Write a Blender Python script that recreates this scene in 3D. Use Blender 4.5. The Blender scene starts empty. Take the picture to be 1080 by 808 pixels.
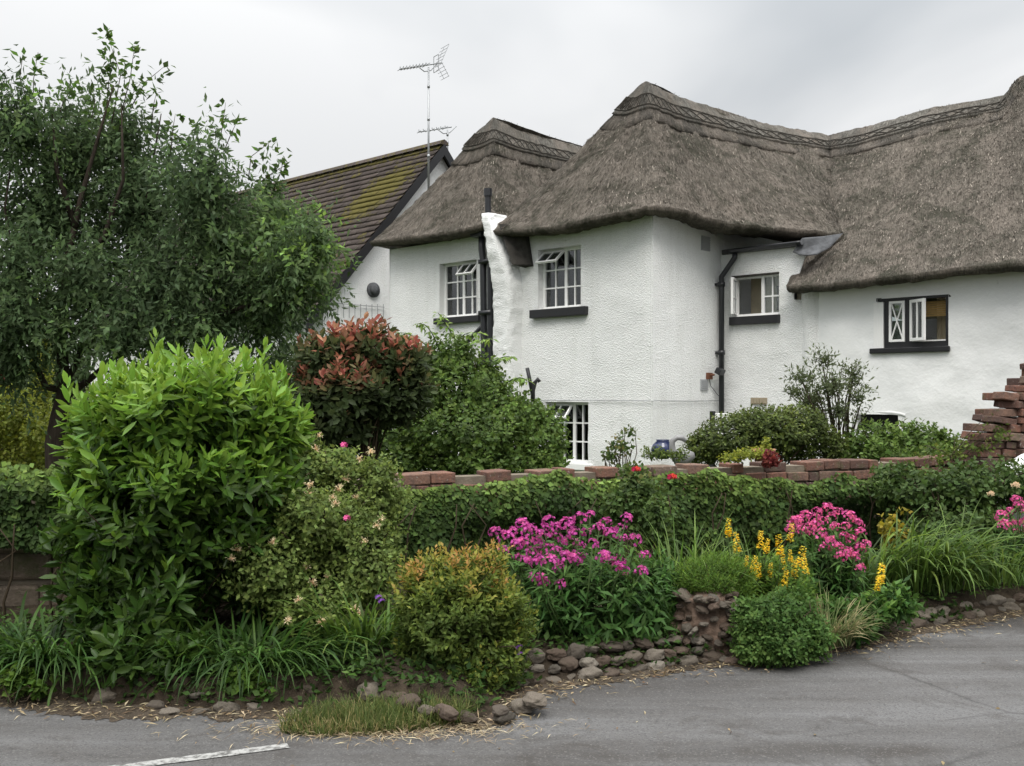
import bpy, math, random
import numpy as np
from mathutils import Vector, Matrix

random.seed(7)
RNG = np.random.default_rng(11)
PI = math.pi
sc = bpy.context.scene
COL = sc.collection
F = 1100.0      # focal length in photo pixels (1080 wide)
HZ = 420.0      # horizon row
EYE = 1.65


def P(px, py, Y):
    return np.array([(px - 540) / F * Y, Y, EYE + (HZ - py) / F * Y])


def G(px, py, z=0.0):
    Y = (EYE - z) * F / (py - HZ)
    return np.array([(px - 540) / F * Y, Y, z])


# ------------------------------------------------------------------ objects
def thing(name, label, cat, loc=(0, 0, 0), rz=0.0, group=None):
    o = bpy.data.objects.new(name, None)
    COL.objects.link(o)
    o.location = loc
    o.rotation_euler = (0, 0, rz)
    o.empty_display_size = 0.2
    o['label'] = label
    o['category'] = cat
    if group:
        o['group'] = group
    return o


def tag(o, label=None, cat=None, group=None, kind=None):
    if label: o['label'] = label
    if cat: o['category'] = cat
    if group: o['group'] = group
    if kind: o['kind'] = kind
    return o


def link_mesh(name, me, mat, parent=None):
    o = bpy.data.objects.new(name, me)
    COL.objects.link(o)
    if mat is not None and len(me.materials) == 0:
        me.materials.append(mat)
    if parent is not None:
        o.parent = parent
    return o


def np_mesh(name, verts, faces_by_size, mat=None, parent=None, smooth=False, attrs=None, uv=None):
    """faces_by_size: list of int arrays (n,k)"""
    me = bpy.data.meshes.new(name)
    verts = np.asarray(verts, dtype=np.float32)
    fl = [np.asarray(f, dtype=np.int32) for f in faces_by_size if len(f)]
    me.vertices.add(len(verts))
    me.vertices.foreach_set('co', verts.ravel())
    loops = np.concatenate([f.ravel() for f in fl])
    totals = np.concatenate([np.full(len(f), f.shape[1], dtype=np.int32) for f in fl])
    starts = np.zeros(len(totals), dtype=np.int32)
    starts[1:] = np.cumsum(totals)[:-1]
    me.loops.add(len(loops))
    me.loops.foreach_set('vertex_index', loops)
    me.polygons.add(len(totals))
    me.polygons.foreach_set('loop_start', starts)
    me.polygons.foreach_set('loop_total', totals)
    if smooth:
        me.polygons.foreach_set('use_smooth', np.ones(len(totals), dtype=bool))
    me.update(calc_edges=True)
    if attrs:
        for k, v in attrs.items():
            a = me.attributes.new(k, 'FLOAT', 'POINT')
            a.data.foreach_set('value', np.asarray(v, dtype=np.float32))
    if uv is not None:
        l = me.uv_layers.new(name='UVMap')
        l.data.foreach_set('uv', np.asarray(uv, dtype=np.float32)[loops].ravel())
    me.validate()
    return link_mesh(name, me, mat, parent)


class MB:
    def __init__(self):
        self.v = []
        self.f = []

    def add(self, vs, fs):
        n = len(self.v)
        self.v += [tuple(float(c) for c in p) for p in vs]
        self.f += [tuple(i + n for i in f) for f in fs]
        return self

    def box(self, x0, x1, y0, y1, z0, z1, M=None):
        vs = [Vector((x, y, z)) for z in (z0, z1) for y in (y0, y1) for x in (x0, x1)]
        if M is not None: vs = [M @ v for v in vs]
        self.add(vs, [(0, 2, 3, 1), (4, 5, 7, 6), (0, 1, 5, 4), (2, 6, 7, 3), (0, 4, 6, 2), (1, 3, 7, 5)])
        return self

    def tube(self, pts, r, n=8, cap=True):
        pts = [Vector([float(c) for c in p]) for p in pts]
        rs = r if hasattr(r, '__len__') else [r] * len(pts)
        vs, fs = [], []
        t0 = (pts[1] - pts[0]).normalized()
        e = t0.orthogonal().normalized()
        for i, p in enumerate(pts):
            if i == 0: t = t0
            elif i == len(pts) - 1: t = (pts[i] - pts[i - 1]).normalized()
            else: t = ((pts[i + 1] - p).normalized() + (p - pts[i - 1]).normalized()).normalized()
            e = (e - t * e.dot(t))
            e = e.normalized() if e.length > 1e-6 else t.orthogonal().normalized()
            b = t.cross(e)
            for k in range(n):
                a = 2 * PI * k / n
                vs.append(p + (e * math.cos(a) + b * math.sin(a)) * rs[i])
        for i in range(len(pts) - 1):
            for k in range(n):
                k2 = (k + 1) % n
                fs.append((i * n + k, i * n + k2, (i + 1) * n + k2, (i + 1) * n + k))
        if cap:
            fs.append(tuple(reversed(range(n))))
            fs.append(tuple(range((len(pts) - 1) * n, len(pts) * n)))
        return self.add(vs, fs)

    def build(self, name, mat, parent=None, smooth=False, bevel=0.0):
        me = bpy.data.meshes.new(name)
        me.from_pydata(self.v, [], self.f)
        if smooth:
            for p in me.polygons: p.use_smooth = True
        me.update()
        o = link_mesh(name, me, mat, parent)
        if bevel:
            b = o.modifiers.new('bevel', 'BEVEL')
            b.width = bevel
            b.segments = 2
            b.limit_method = 'ANGLE'
        return o


# ------------------------------------------------------------------ noise
_T = RNG.random((64, 64, 64)).astype(np.float32) * 2 - 1


def vnoise(p, scale=1.0, off=0.0):
    p = np.asarray(p, dtype=np.float64) * scale + off
    i = np.floor(p).astype(int)
    f = p - i
    f = f * f * (3 - 2 * f)
    def T(dx, dy, dz):
        return _T[(i[..., 0] + dx) & 63, (i[..., 1] + dy) & 63, (i[..., 2] + dz) & 63]
    fx, fy, fz = f[..., 0], f[..., 1], f[..., 2]
    x00 = T(0, 0, 0) * (1 - fx) + T(1, 0, 0) * fx
    x10 = T(0, 1, 0) * (1 - fx) + T(1, 1, 0) * fx
    x01 = T(0, 0, 1) * (1 - fx) + T(1, 0, 1) * fx
    x11 = T(0, 1, 1) * (1 - fx) + T(1, 1, 1) * fx
    y0 = x00 * (1 - fy) + x10 * fy
    y1 = x01 * (1 - fy) + x11 * fy
    return y0 * (1 - fz) + y1 * fz


def fbm(p, scale=1.0, oct=3, off=0.0):
    s, a, t = 0, 1.0, 0
    for k in range(oct):
        s = s + a * vnoise(p, scale * 2 ** k, off + 7.3 * k)
        t += a
        a *= 0.5
    return s / t


def nrmz(v):
    return v / np.maximum(np.linalg.norm(v, axis=-1, keepdims=True), 1e-9)


# ------------------------------------------------------------------ materials
class NT:
    def __init__(self, name):
        self.m = bpy.data.materials.new(name)
        self.m.use_nodes = True
        self.t = self.m.node_tree
        self.t.nodes.clear()
        self.out = self.t.nodes.new('ShaderNodeOutputMaterial')

    def n(self, typ, ins=None, **kw):
        nd = self.t.nodes.new(typ)
        for k, v in kw.items(): setattr(nd, k, v)
        if ins:
            for k, v in ins.items():
                s = nd.inputs[k]
                if isinstance(v, bpy.types.NodeSocket): self.t.links.new(v, s)
                else:
                    if s.type == 'RGBA' and len(v) == 3: v = (*v, 1)
                    s.default_value = v
        return nd

    def coord(self, which='Object', scale=None):
        o = self.n('ShaderNodeTexCoord').outputs[which]
        if scale is not None:
            o = self.n('ShaderNodeMapping', {'Vector': o, 'Scale': scale}).outputs[0]
        return o

    def noise(self, vec, scale, detail=4, rough=.55, dist=0.0):
        return self.n('ShaderNodeTexNoise', {'Vector': vec, 'Scale': scale, 'Detail': detail, 'Roughness': rough, 'Distortion': dist}).outputs['Fac']

    def ramp(self, fac, stops):
        r = self.n('ShaderNodeValToRGB', {'Fac': fac})
        el = r.color_ramp.elements
        while len(el) > 1: el.remove(el[-1])
        el[0].position = stops[0][0]
        c = stops[0][1]
        el[0].color = (*c, 1) if hasattr(c, '__len__') else (c, c, c, 1)
        for p, c in stops[1:]:
            e = el.new(p)
            e.color = (*c, 1) if hasattr(c, '__len__') else (c, c, c, 1)
        return r.outputs['Color']

    def mix(self, fac, a, b, blend='MIX'):
        nd = self.t.nodes.new('ShaderNodeMix')
        nd.data_type = 'RGBA'
        nd.blend_type = blend
        for s, v in ((nd.inputs[0], fac), (nd.inputs[6], a), (nd.inputs[7], b)):
            if isinstance(v, bpy.types.NodeSocket): self.t.links.new(v, s)
            elif hasattr(v, '__len__'): s.default_value = (*v[:3], 1)
            else: s.default_value = v
        return nd.outputs[2]

    def math(self, op, a, b=0.0, clamp=False):
        nd = self.t.nodes.new('ShaderNodeMath')
        nd.operation = op
        nd.use_clamp = clamp
        for s, v in ((nd.inputs[0], a), (nd.inputs[1], b)):
            if isinstance(v, bpy.types.NodeSocket): self.t.links.new(v, s)
            else: s.default_value = v
        return nd.outputs[0]

    def bump(self, h, strength=.5, dist=.02, normal=None):
        ins = {'Height': h, 'Strength': strength, 'Distance': dist}
        if normal is not None: ins['Normal'] = normal
        return self.n('ShaderNodeBump', ins).outputs[0]

    def surf(self, color, rough=.8, normal=None, spec=.3, metal=0.0):
        ins = {'Base Color': color, 'Roughness': rough, 'Specular IOR Level': spec, 'Metallic': metal}
        if normal is not None: ins['Normal'] = normal
        b = self.n('ShaderNodeBsdfPrincipled', ins)
        self.t.links.new(b.outputs[0], self.out.inputs[0])
        return self.m


def leafmat(name, stops, rough=.45, trans=.28, var=.45, spec=.35, hue=.03):
    spec *= .5; rough = min(.8, rough + .1); trans += .06
    k = NT(name)
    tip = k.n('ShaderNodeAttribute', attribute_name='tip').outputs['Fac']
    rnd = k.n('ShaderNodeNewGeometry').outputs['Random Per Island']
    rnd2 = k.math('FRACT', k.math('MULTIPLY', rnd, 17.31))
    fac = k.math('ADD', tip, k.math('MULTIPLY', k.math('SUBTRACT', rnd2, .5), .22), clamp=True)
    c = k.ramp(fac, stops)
    val = k.math('ADD', k.math('MULTIPLY', rnd, var), 1 - var / 2)
    hs = k.n('ShaderNodeHueSaturation', {'Color': c, 'Value': val, 'Saturation': .97,
             'Hue': k.math('ADD', k.math('MULTIPLY', rnd2, hue), .5 - hue / 2)}).outputs[0]
    b = k.n('ShaderNodeBsdfPrincipled', {'Base Color': hs, 'Roughness': rough, 'Specular IOR Level': spec})
    tc = k.n('ShaderNodeHueSaturation', {'Color': hs, 'Value': 1.5, 'Saturation': 1.05, 'Hue': .49}).outputs[0]
    t = k.n('ShaderNodeBsdfTranslucent', {'Color': tc})
    m = k.n('ShaderNodeMixShader', {0: trans, 1: b.outputs[0], 2: t.outputs[0]})
    k.t.links.new(m.outputs[0], k.out.inputs[0])
    return k.m


def plain(name, color, rough=.6, spec=.4, metal=0, var=.25, scale=6.0, bump=0.0, bscale=40):
    k = NT(name)
    v = k.coord()
    nz = k.noise(v, scale, 5)
    c = k.mix(nz, tuple(x * (1 - var) for x in color), tuple(min(1, x * (1 + var)) for x in color))
    nm = k.bump(k.noise(v, bscale, 3), bump, .01) if bump else None
    return k.surf(c, rough, nm, spec, metal)


M = {}


def make_materials():
    # roughcast limewashed wall
    k = NT('roughcast'); v = k.coord()
    big = k.noise(v, .8, 5, .6); fine = k.noise(v, 58, 3, .6)
    vor = k.n('ShaderNodeTexVoronoi', {'Vector': v, 'Scale': 52}).outputs['Distance']
    streak = k.noise(k.coord('Object', (5, 5, .5)), 1.0, 5, .65)
    c = k.mix(k.ramp(big, [(.35, 0), (.75, 1)]), (.82, .825, .82), (.74, .75, .745))
    c = k.mix(k.math('MULTIPLY', k.ramp(streak, [(.5, 0), (.78, 1)]), .26), c, (.52, .53, .50))
    c = k.mix(k.math('MULTIPLY', k.ramp(fine, [(.3, 1), (.5, 0)]), .35), c, (.52, .53, .51))
    h = k.math('ADD', fine, k.math('MULTIPLY', vor, .8))
    M['rough'] = k.surf(c, .92, k.bump(h, .8, .015), .12)
    k = NT('smooth_limewash'); v = k.coord()
    big = k.noise(v, 1.3, 6, .65); fine = k.noise(v, 26, 4, .6)
    c = k.mix(k.ramp(big, [(.35, 0), (.75, 1)]), (.82, .825, .82), (.72, .73, .73))
    spots = k.ramp(k.noise(v, 5, 6, .7), [(.66, 0), (.74, 1)])
    c = k.mix(k.math('MULTIPLY', spots, .5), c, (.45, .46, .45))
    h = k.math('ADD', k.math('MULTIPLY', fine, .3), k.noise(v, 4, 4))
    M['smooth'] = k.surf(c, .85, k.bump(h, .5, .03), .2)

    # thatch
    def thatch(name, tint, moss_amt):
        k = NT(name)
        uv = k.coord('UV'); v = k.coord()
        st = k.noise(k.n('ShaderNodeMapping', {'Vector': uv, 'Scale': (52, 9, 1)}).outputs[0], 1.0, 4, .65, .6)
        st2 = k.noise(k.n('ShaderNodeMapping', {'Vector': uv, 'Scale': (17, 5, 1)}).outputs[0], 1.0, 5, .7, .9)
        lines = k.noise(k.n('ShaderNodeMapping', {'Vector': uv, 'Scale': (60, 1.6, 1)}).outputs[0], 1.0, 5, .7, .3)
        speck = k.noise(v, 22, 5, .75)
        pat = k.noise(k.n('ShaderNodeMapping', {'Vector': uv, 'Scale': (1.5, .8, 1)}).outputs[0], 1.0, 7, .72, .6)
        pat2 = k.noise(v, 1.5, 6, .68, .8)
        c = k.ramp(st2, [(.25, tuple(x * .36 for x in tint)), (.5, tint), (.72, tuple(min(1, x * 1.75) for x in tint))])
        c = k.mix(k.ramp(st, [(.3, .6), (.52, 0)]), c, tuple(x * .33 for x in tint))
        c = k.mix(k.ramp(lines, [(.36, .55), (.5, 0)]), c, tuple(x * .30 for x in tint))
        c = k.mix(k.ramp(lines, [(.56, 0), (.72, .6)]), c, tuple(min(1, x * 2.0) for x in tint))
        c = k.mix(k.math('MULTIPLY', k.ramp(speck, [(.58, 0), (.7, 1)]), .45), c, (.30, .275, .235))
        c = k.mix(k.math('MULTIPLY', k.ramp(pat, [(.45, 0), (.62, 1)]), .8), c, (.29, .25, .212))
        c = k.mix(k.math('MULTIPLY', k.ramp(pat2, [(.48, 0), (.62, 1)]), moss_amt), c, (.072, .071, .052))
        h = k.math('ADD', k.math('MULTIPLY', k.math('ADD', st, lines), 1.1), k.math('ADD', k.math('MULTIPLY', st2, 1.0), k.math('MULTIPLY', speck, .7)))
        return k.surf(c, .95, k.bump(h, 1.0, .075), .1)
    M['thatch'] = thatch('thatch_reed', (.190, .169, .141), .85)
    M['cap'] = thatch('thatch_ridge_reed', (.215, .203, .18), .3)
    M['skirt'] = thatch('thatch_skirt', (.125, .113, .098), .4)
    k = NT('straw_stub')
    rnd = k.n('ShaderNodeNewGeometry').outputs['Random Per Island']
    c = k.ramp(rnd, [(0, (.03, .026, .021)), (.6, (.105, .091, .076)), (.93, (.20, .172, .145)), (1, (.36, .32, .27))])
    M['straw'] = k.surf(c, .9, None, .1)
    M['ligger'] = plain('hazel_ligger', (.05, .044, .036), .9)

    M['white_paint'] = plain('white_paint', (.80, .80, .79), .4, .4, var=.06)
    M['black_paint'] = plain('black_paint', (.014, .014, .016), .45, .4, var=.3)
    M['black_pipe'] = plain('black_pipe', (.016, .017, .02), .35, .5, var=.4)
    M['lead'] = plain('lead_flashing', (.085, .088, .094), .8, .2, .0, var=.9, scale=11, bump=.5)
    M['felt'] = plain('roof_felt', (.07, .07, .072), .9)
    M['dark_stain'] = plain('lead_sloped_weathering', (.045, .042, .038), .9, .1, var=.8, scale=8, bump=.6)
    M['curtain'] = plain('curtain', (.66, .72, .70), .9, var=.15)
    M['blind'] = plain('bamboo_blind', (.42, .27, .10), .8, var=.3, scale=20)
    M['beige'] = plain('room_beige', (.75, .66, .48), .9)
    M['grey_plastic'] = plain('grey_vent', (.36, .37, .38), .6)
    M['airbrick'] = plain('air_brick', (.33, .28, .20), .9)
    M['dark'] = plain('dark_recess', (.01, .01, .01), .9)
    k = NT('window_glass')
    fr = k.n('ShaderNodeFresnel', {'IOR': 1.6}).outputs[0]
    g = k.n('ShaderNodeBsdfGlossy', {'Color': (.9, .93, .95), 'Roughness': .03})
    t = k.n('ShaderNodeBsdfTransparent', {'Color': (.80, .84, .83)})
    mx = k.n('ShaderNodeMixShader', {0: k.math('ADD', fr, .05, True), 1: t.outputs[0], 2: g.outputs[0]})
    k.t.links.new(mx.outputs[0], k.out.inputs[0])
    M['glass'] = k.m

    # clay tiles with moss
    k = NT('concrete_tile'); v = k.coord()
    rnd = k.n('ShaderNodeNewGeometry').outputs['Random Per Island']
    nz = k.noise(v, 3, 5, .6)
    c = k.mix(nz, (.040, .033, .030), (.078, .062, .056))
    c = k.mix(k.math('MULTIPLY', rnd, .5), c, (.12, .095, .085))
    c = k.mix(k.math('MULTIPLY', k.ramp(k.noise(v, 9, 5, .7), [(.63, 0), (.68, 1)]), .6), c, (.24, .24, .22))
    mo = k.n('ShaderNodeAttribute', attribute_name='moss').outputs['Fac']
    mn = k.math('ADD', k.math('MULTIPLY', k.noise(v, 7, 7, .8), 1.5), k.math('SUBTRACT', mo, 1.0))
    mf = k.ramp(mn, [(.28, 0), (.42, 1)])
    mcol = k.mix(k.noise(v, 14, 4), (.075, .068, .022), (.16, .135, .035))
    c = k.mix(mf, c, mcol)
    M['tile'] = k.surf(c, .88, k.bump(k.math('ADD', k.noise(v, 30, 4), k.math('MULTIPLY', mf, .8)), .6, .02), .2)

    # bricks / stones
    k = NT('old_brick'); v = k.coord()
    rnd = k.n('ShaderNodeNewGeometry').outputs['Random Per Island']
    c = k.ramp(rnd, [(0, (.085, .056, .048)), (.35, (.155, .082, .062)), (.7, (.215, .105, .075)), (1, (.18, .135, .105))])
    c = k.mix(k.ramp(k.noise(v, 16, 6, .7), [(.4, 0), (.7, .8)]), c, (.07, .055, .05))
    c = k.mix(k.math('MULTIPLY', k.ramp(k.noise(v, 6, 5, .7), [(.54, 0), (.64, 1)]), .65), c, (.10, .095, .055))
    c = k.mix(k.math('MULTIPLY', k.ramp(k.noise(v, 40, 3, .6), [(.62, 0), (.72, 1)]), .6), c, (.34, .32, .29))
    M['brick'] = k.surf(c, .92, k.bump(k.noise(v, 45, 5, .7), .7, .015), .15)
    M['rubble'] = plain('rubble_mortar', (.135, .095, .073), .95, .1, var=.75, scale=22, bump=.9, bscale=70)
    M['mortar'] = plain('lime_mortar', (.16, .135, .105), .95, .1, var=.5, scale=12, bump=.6)

    k = NT('field_stone'); v = k.coord()
    oi = k.n('ShaderNodeObjectInfo').outputs['Random']
    rnd = k.n('ShaderNodeNewGeometry').outputs['Random Per Island']
    r = k.math('FRACT', k.math('ADD', oi, rnd))
    c = k.ramp(r, [(0, (.085, .066, .052)), (.3, (.15, .105, .082)), (.55, (.11, .10, .085)), (.8, (.18, .15, .12)), (1, (.29, .26, .22))])
    c = k.mix(k.ramp(k.noise(v, 9, 6, .7), [(.35, 0), (.75, .75)]), c, (.06, .05, .04))
    c = k.mix(k.math('MULTIPLY', k.ramp(k.noise(v, 5, 5, .7), [(.55, 0), (.66, 1)]), .4), c, (.08, .085, .04))
    M['stone'] = k.surf(c, .9, k.bump(k.noise(v, 18, 6, .7), .7, .02), .2)

    k = NT('sandstone_block'); v = k.coord()
    rnd = k.n('ShaderNodeNewGeometry').outputs['Random Per Island']
    c = k.ramp(rnd, [(0, (.17, .13, .10)), (.5, (.21, .17, .135)), (1, (.14, .09, .07))])
    c = k.mix(k.ramp(k.noise(v, 7, 6, .7), [(.4, 0), (.75, .8)]), c, (.08, .07, .05))
    c = k.mix(k.ramp(k.noise(v, 3, 5, .7), [(.5, 0), (.62, .6)]), c, (.07, .09, .03))
    M['block'] = k.surf(c, .92, k.bump(k.noise(v, 20, 6, .75), .8, .03), .15)

    # asphalt
    k = NT('asphalt'); v = k.coord()
    agg = k.n('ShaderNodeTexVoronoi', {'Vector': v, 'Scale': 130}).outputs['Color']
    aggv = k.n('ShaderNodeSeparateColor', {0: agg}).outputs[0]
    fine = k.noise(v, 210, 3, .7)
    big = k.noise(v, .55, 6, .6, .4)
    mid = k.noise(v, 3.5, 6, .7)
    tr = k.noise(k.n('ShaderNodeMapping', {'Vector': v, 'Rotation': (0, 0, -.6), 'Scale': (.25, 2.2, 1)}).outputs[0], 1.0, 5, .6)
    c = k.ramp(big, [(.34, (.046, .043, .041)), (.52, (.066, .063, .061)), (.70, (.095, .093, .092))])
    c = k.mix(k.ramp(mid, [(.35, .6), (.6, 0)]), c, (.052, .047, .042))
    c = k.mix(k.math('MULTIPLY', k.ramp(tr, [(.42, 0), (.66, 1)]), .7), c, (.145, .145, .147))
    c = k.mix(k.ramp(fine, [(.5, 0), (.85, .5)]), c, (.15, .147, .143))
    stain = k.ramp(k.noise(v, 1.7, 6, .7, .8), [(.52, 0), (.66, .7)])
    c = k.mix(stain, c, (.046, .041, .037))
    crack = k.n('ShaderNodeTexVoronoi', {'Vector': k.mix(.06, v, k.n('ShaderNodeTexNoise', {'Vector': v, 'Scale': 3.0, 'Detail': 4}).outputs['Color']), 'Scale': .55}, feature='DISTANCE_TO_EDGE').outputs['Distance']
    c = k.mix(k.math('MULTIPLY', k.ramp(crack, [(.0, .6), (.006, 0)]), k.ramp(k.noise(v, .9, 3), [(.48, 0), (.58, 1)])), c, (.028, .026, .025))
    c = k.mix(k.ramp(aggv, [(.0, .65), (.3, 0)]), c, (.04, .04, .04))
    c = k.mix(k.ramp(aggv, [(.88, 0), (.97, .45)]), c, (.17, .165, .158))
    h = k.math('ADD', aggv, fine)
    M['asphalt'] = k.surf(c, .85, k.bump(h, .55, .008), .3)

    k = NT('worn_white_paint'); v = k.coord()
    w = k.ramp(k.noise(v, 26, 6, .75), [(.40, 0), (.56, 1)])
    c = k.mix(w, (.085, .083, .08), (.31, .31, .30))
    M['linepaint'] = k.surf(c, .8, k.bump(k.noise(v, 200, 3), .4, .005), .3)

    k = NT('soil'); v = k.coord()
    c = k.ramp(k.noise(v, 5, 6, .7), [(.3, (.026, .020, .014)), (.55, (.060, .046, .033)), (.78, (.105, .082, .058))])
    c = k.mix(k.ramp(k.noise(v, 45, 4, .7), [(.6, 0), (.72, .8)]), c, (.17, .14, .10))
    M['soil'] = k.surf(c, .95, k.bump(k.noise(v, 30, 6, .75), .9, .04), .1)
    k = NT('verge_dirt'); v = k.coord()
    c = k.ramp(k.noise(v, 4, 6, .7), [(.3, (.05, .04, .030)), (.55, (.09, .072, .055)), (.78, (.14, .115, .085))])
    c = k.mix(k.ramp(k.noise(v, 60, 4, .7), [(.56, 0), (.68, .9)]), c, (.26, .21, .14))
    M['dirt'] = k.surf(c, .95, k.bump(k.noise(v, 50, 6, .75), .9, .03), .1)
    k = NT('ground_turf'); v = k.coord()
    c = k.ramp(k.noise(v, 1.2, 6, .7), [(.3, (.03, .045, .015)), (.6, (.05, .075, .022)), (.8, (.08, .085, .035))])
    M['turf'] = k.surf(c, .95, k.bump(k.noise(v, 20, 6, .7), .8, .05), .1)

    k = NT('bark'); v = k.coord('Object', (9, 9, 2))
    nz = k.noise(v, 2, 6, .7)
    c = k.ramp(nz, [(.3, (.018, .014, .011)), (.7, (.06, .048, .038))])
    M['bark'] = k.surf(c, .95, k.bump(nz, .8, .03), .1)
    M['twig'] = plain('twig', (.055, .042, .028), .9, .1)
    M['greenstem'] = plain('green_stem', (.05, .085, .025), .7, .2)

    lm = leafmat
    M['laurel'] = lm('laurel_leaf', [(0, (.030, .062, .012)), (.35, (.055, .112, .016)), (.62, (.115, .215, .026)), (1, (.185, .315, .042))], .30, .28, .4, .5)
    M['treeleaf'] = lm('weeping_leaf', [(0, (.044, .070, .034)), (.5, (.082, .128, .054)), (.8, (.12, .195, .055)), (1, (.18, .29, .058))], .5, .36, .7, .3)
    M['shootleaf'] = lm('hazel_leaf', [(0, (.035, .06, .02)), (1, (.10, .19, .03))], .5, .35, .5, .3)
    M['photinia'] = lm('photinia_leaf', [(0, (.036, .055, .020)), (.40, (.070, .085, .030)), (.58, (.15, .088, .045)), (.8, (.27, .085, .055)), (1, (.34, .17, .10))], .45, .25, .6, .3)
    M['climber'] = lm('climber_leaf', [(0, (.048, .085, .018)), (.5, (.11, .175, .036)), (1, (.23, .34, .07))], .45, .3, .5)
    M['ivy'] = lm('ivy_leaf', [(0, (.018, .034, .010)), (.45, (.042, .076, .018)), (1, (.15, .22, .045))], .5, .2, .8, .2)
    M['honey'] = lm('honeysuckle_leaf', [(0, (.075, .105, .026)), (.5, (.135, .19, .045)), (1, (.26, .32, .075))], .5, .3, .5)
    M['spiraea'] = lm('golden_spiraea_leaf', [(0, (.065, .10, .022)), (.45, (.12, .17, .028)), (.75, (.25, .24, .04)), (1, (.36, .19, .06))], .5, .3, .45)
    M['phloxleaf'] = lm('phlox_leaf', [(0, (0.027, 0.067, 0.015)), (.6, (0.056, 0.127, 0.025)), (1, (0.125, 0.218, 0.041))], .45, .28, .5)
    M['strap'] = lm('strap_leaf', [(0, (.028, .056, .012)), (.6, (.075, .135, .022)), (1, (.19, .27, .055))], .38, .3, .5, .4)
    M['strapshade'] = lm('shaded_strap_leaf', [(0, (.014, .034, .008)), (.6, (.034, .078, .014)), (1, (.085, .16, .03))], .4, .3, .5, .4)  # strap leaf darkened, front shade painted into its colour
    M['box'] = lm('box_leaf', [(0, (.042, .06, .016)), (.5, (.095, .13, .026)), (1, (.22, .25, .05))], .45, .2, .5)
    M['olive'] = lm('olive_leaf', [(0, (0.050, 0.066, 0.029)), (1, (0.132, 0.165, 0.068))], .5, .25, .5)
    M['mound'] = lm('mound_leaf', [(0, (0.052, 0.100, 0.015)), (.6, (0.098, 0.179, 0.024)), (1, (0.172, 0.263, 0.038))], .55, .3, .5)
    M['geranium'] = lm('geranium_leaf', [(0, (0.048, 0.098, 0.023)), (.6, (0.085, 0.161, 0.036)), (1, (0.163, 0.241, 0.059))], .55, .3, .5)
    M['roseleaf'] = lm('rose_leaf', [(0, (0.042, 0.075, 0.020)), (.6, (0.074, 0.121, 0.029)), (1, (0.180, 0.149, 0.050))], .45, .25, .5)
    M['yellowleaf'] = lm('yellow_leaf', [(0, (.17, .16, .02)), (1, (.42, .30, .03))], .5, .3, .5)
    M['redleaf'] = lm('red_leaf', [(0, (.08, .02, .018)), (1, (.22, .04, .03))], .5, .3, .5)
    M['backleaf'] = lm('garden_leaf', [(0, (.05, .075, .018)), (1, (.14, .19, .035))], .55, .3, .5)
    M['backdark'] = lm('garden_dark_leaf', [(0, (.03, .05, .02)), (1, (.075, .115, .035))], .55, .3, .5)
    M['lime'] = lm('lime_leaf', [(0, (.12, .15, .02)), (1, (.26, .29, .04))], .5, .3, .5)
    M['grassb'] = lm('grass_blade', [(0, (.055, .085, .022)), (.55, (.11, .14, .04)), (.75, (.26, .21, .09)), (1, (.42, .34, .18))], .6, .3, .5)
    M['straws'] = lm('dry_litter', [(0, (.10, .065, .035)), (.5, (.24, .18, .10)), (1, (.46, .39, .26))], .8, .1, .6)
    def petal(name, a, b):
        return lm(name, [(0, a), (1, b)], .6, .3, .75, .2, .04)
    M['magenta'] = petal('magenta_petal', (.26, .022, .14), (.60, .10, .34))
    M['pink'] = petal('pink_petal', (.34, .022, .11), (.72, .14, .32))
    M['yellow'] = petal('yellow_petal', (.68, .47, .015), (.85, .72, .08))
    M['cream'] = petal('cream_petal', (.55, .36, .22), (.72, .62, .40))
    M['redpetal'] = petal('red_petal', (.35, .01, .02), (.55, .03, .06))
    M['violet'] = petal('violet_petal', (.16, .05, .30), (.30, .10, .45))
    M['terracotta'] = plain('terracotta', (.36, .19, .12), .85, .2)
    M['blueglaze'] = plain('blue_glaze', (.012, .02, .075), .15, .6)
    M['greyglaze'] = plain('grey_stoneware', (.20, .20, .20), .4, .4)
    M['metal'] = plain('galvanised_metal', (.34, .35, .36), .45, .5, .6, var=.3)
    M['rust'] = plain('rusty_metal', (.16, .07, .04), .7, .3, .3, var=.4)


make_materials()


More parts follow.
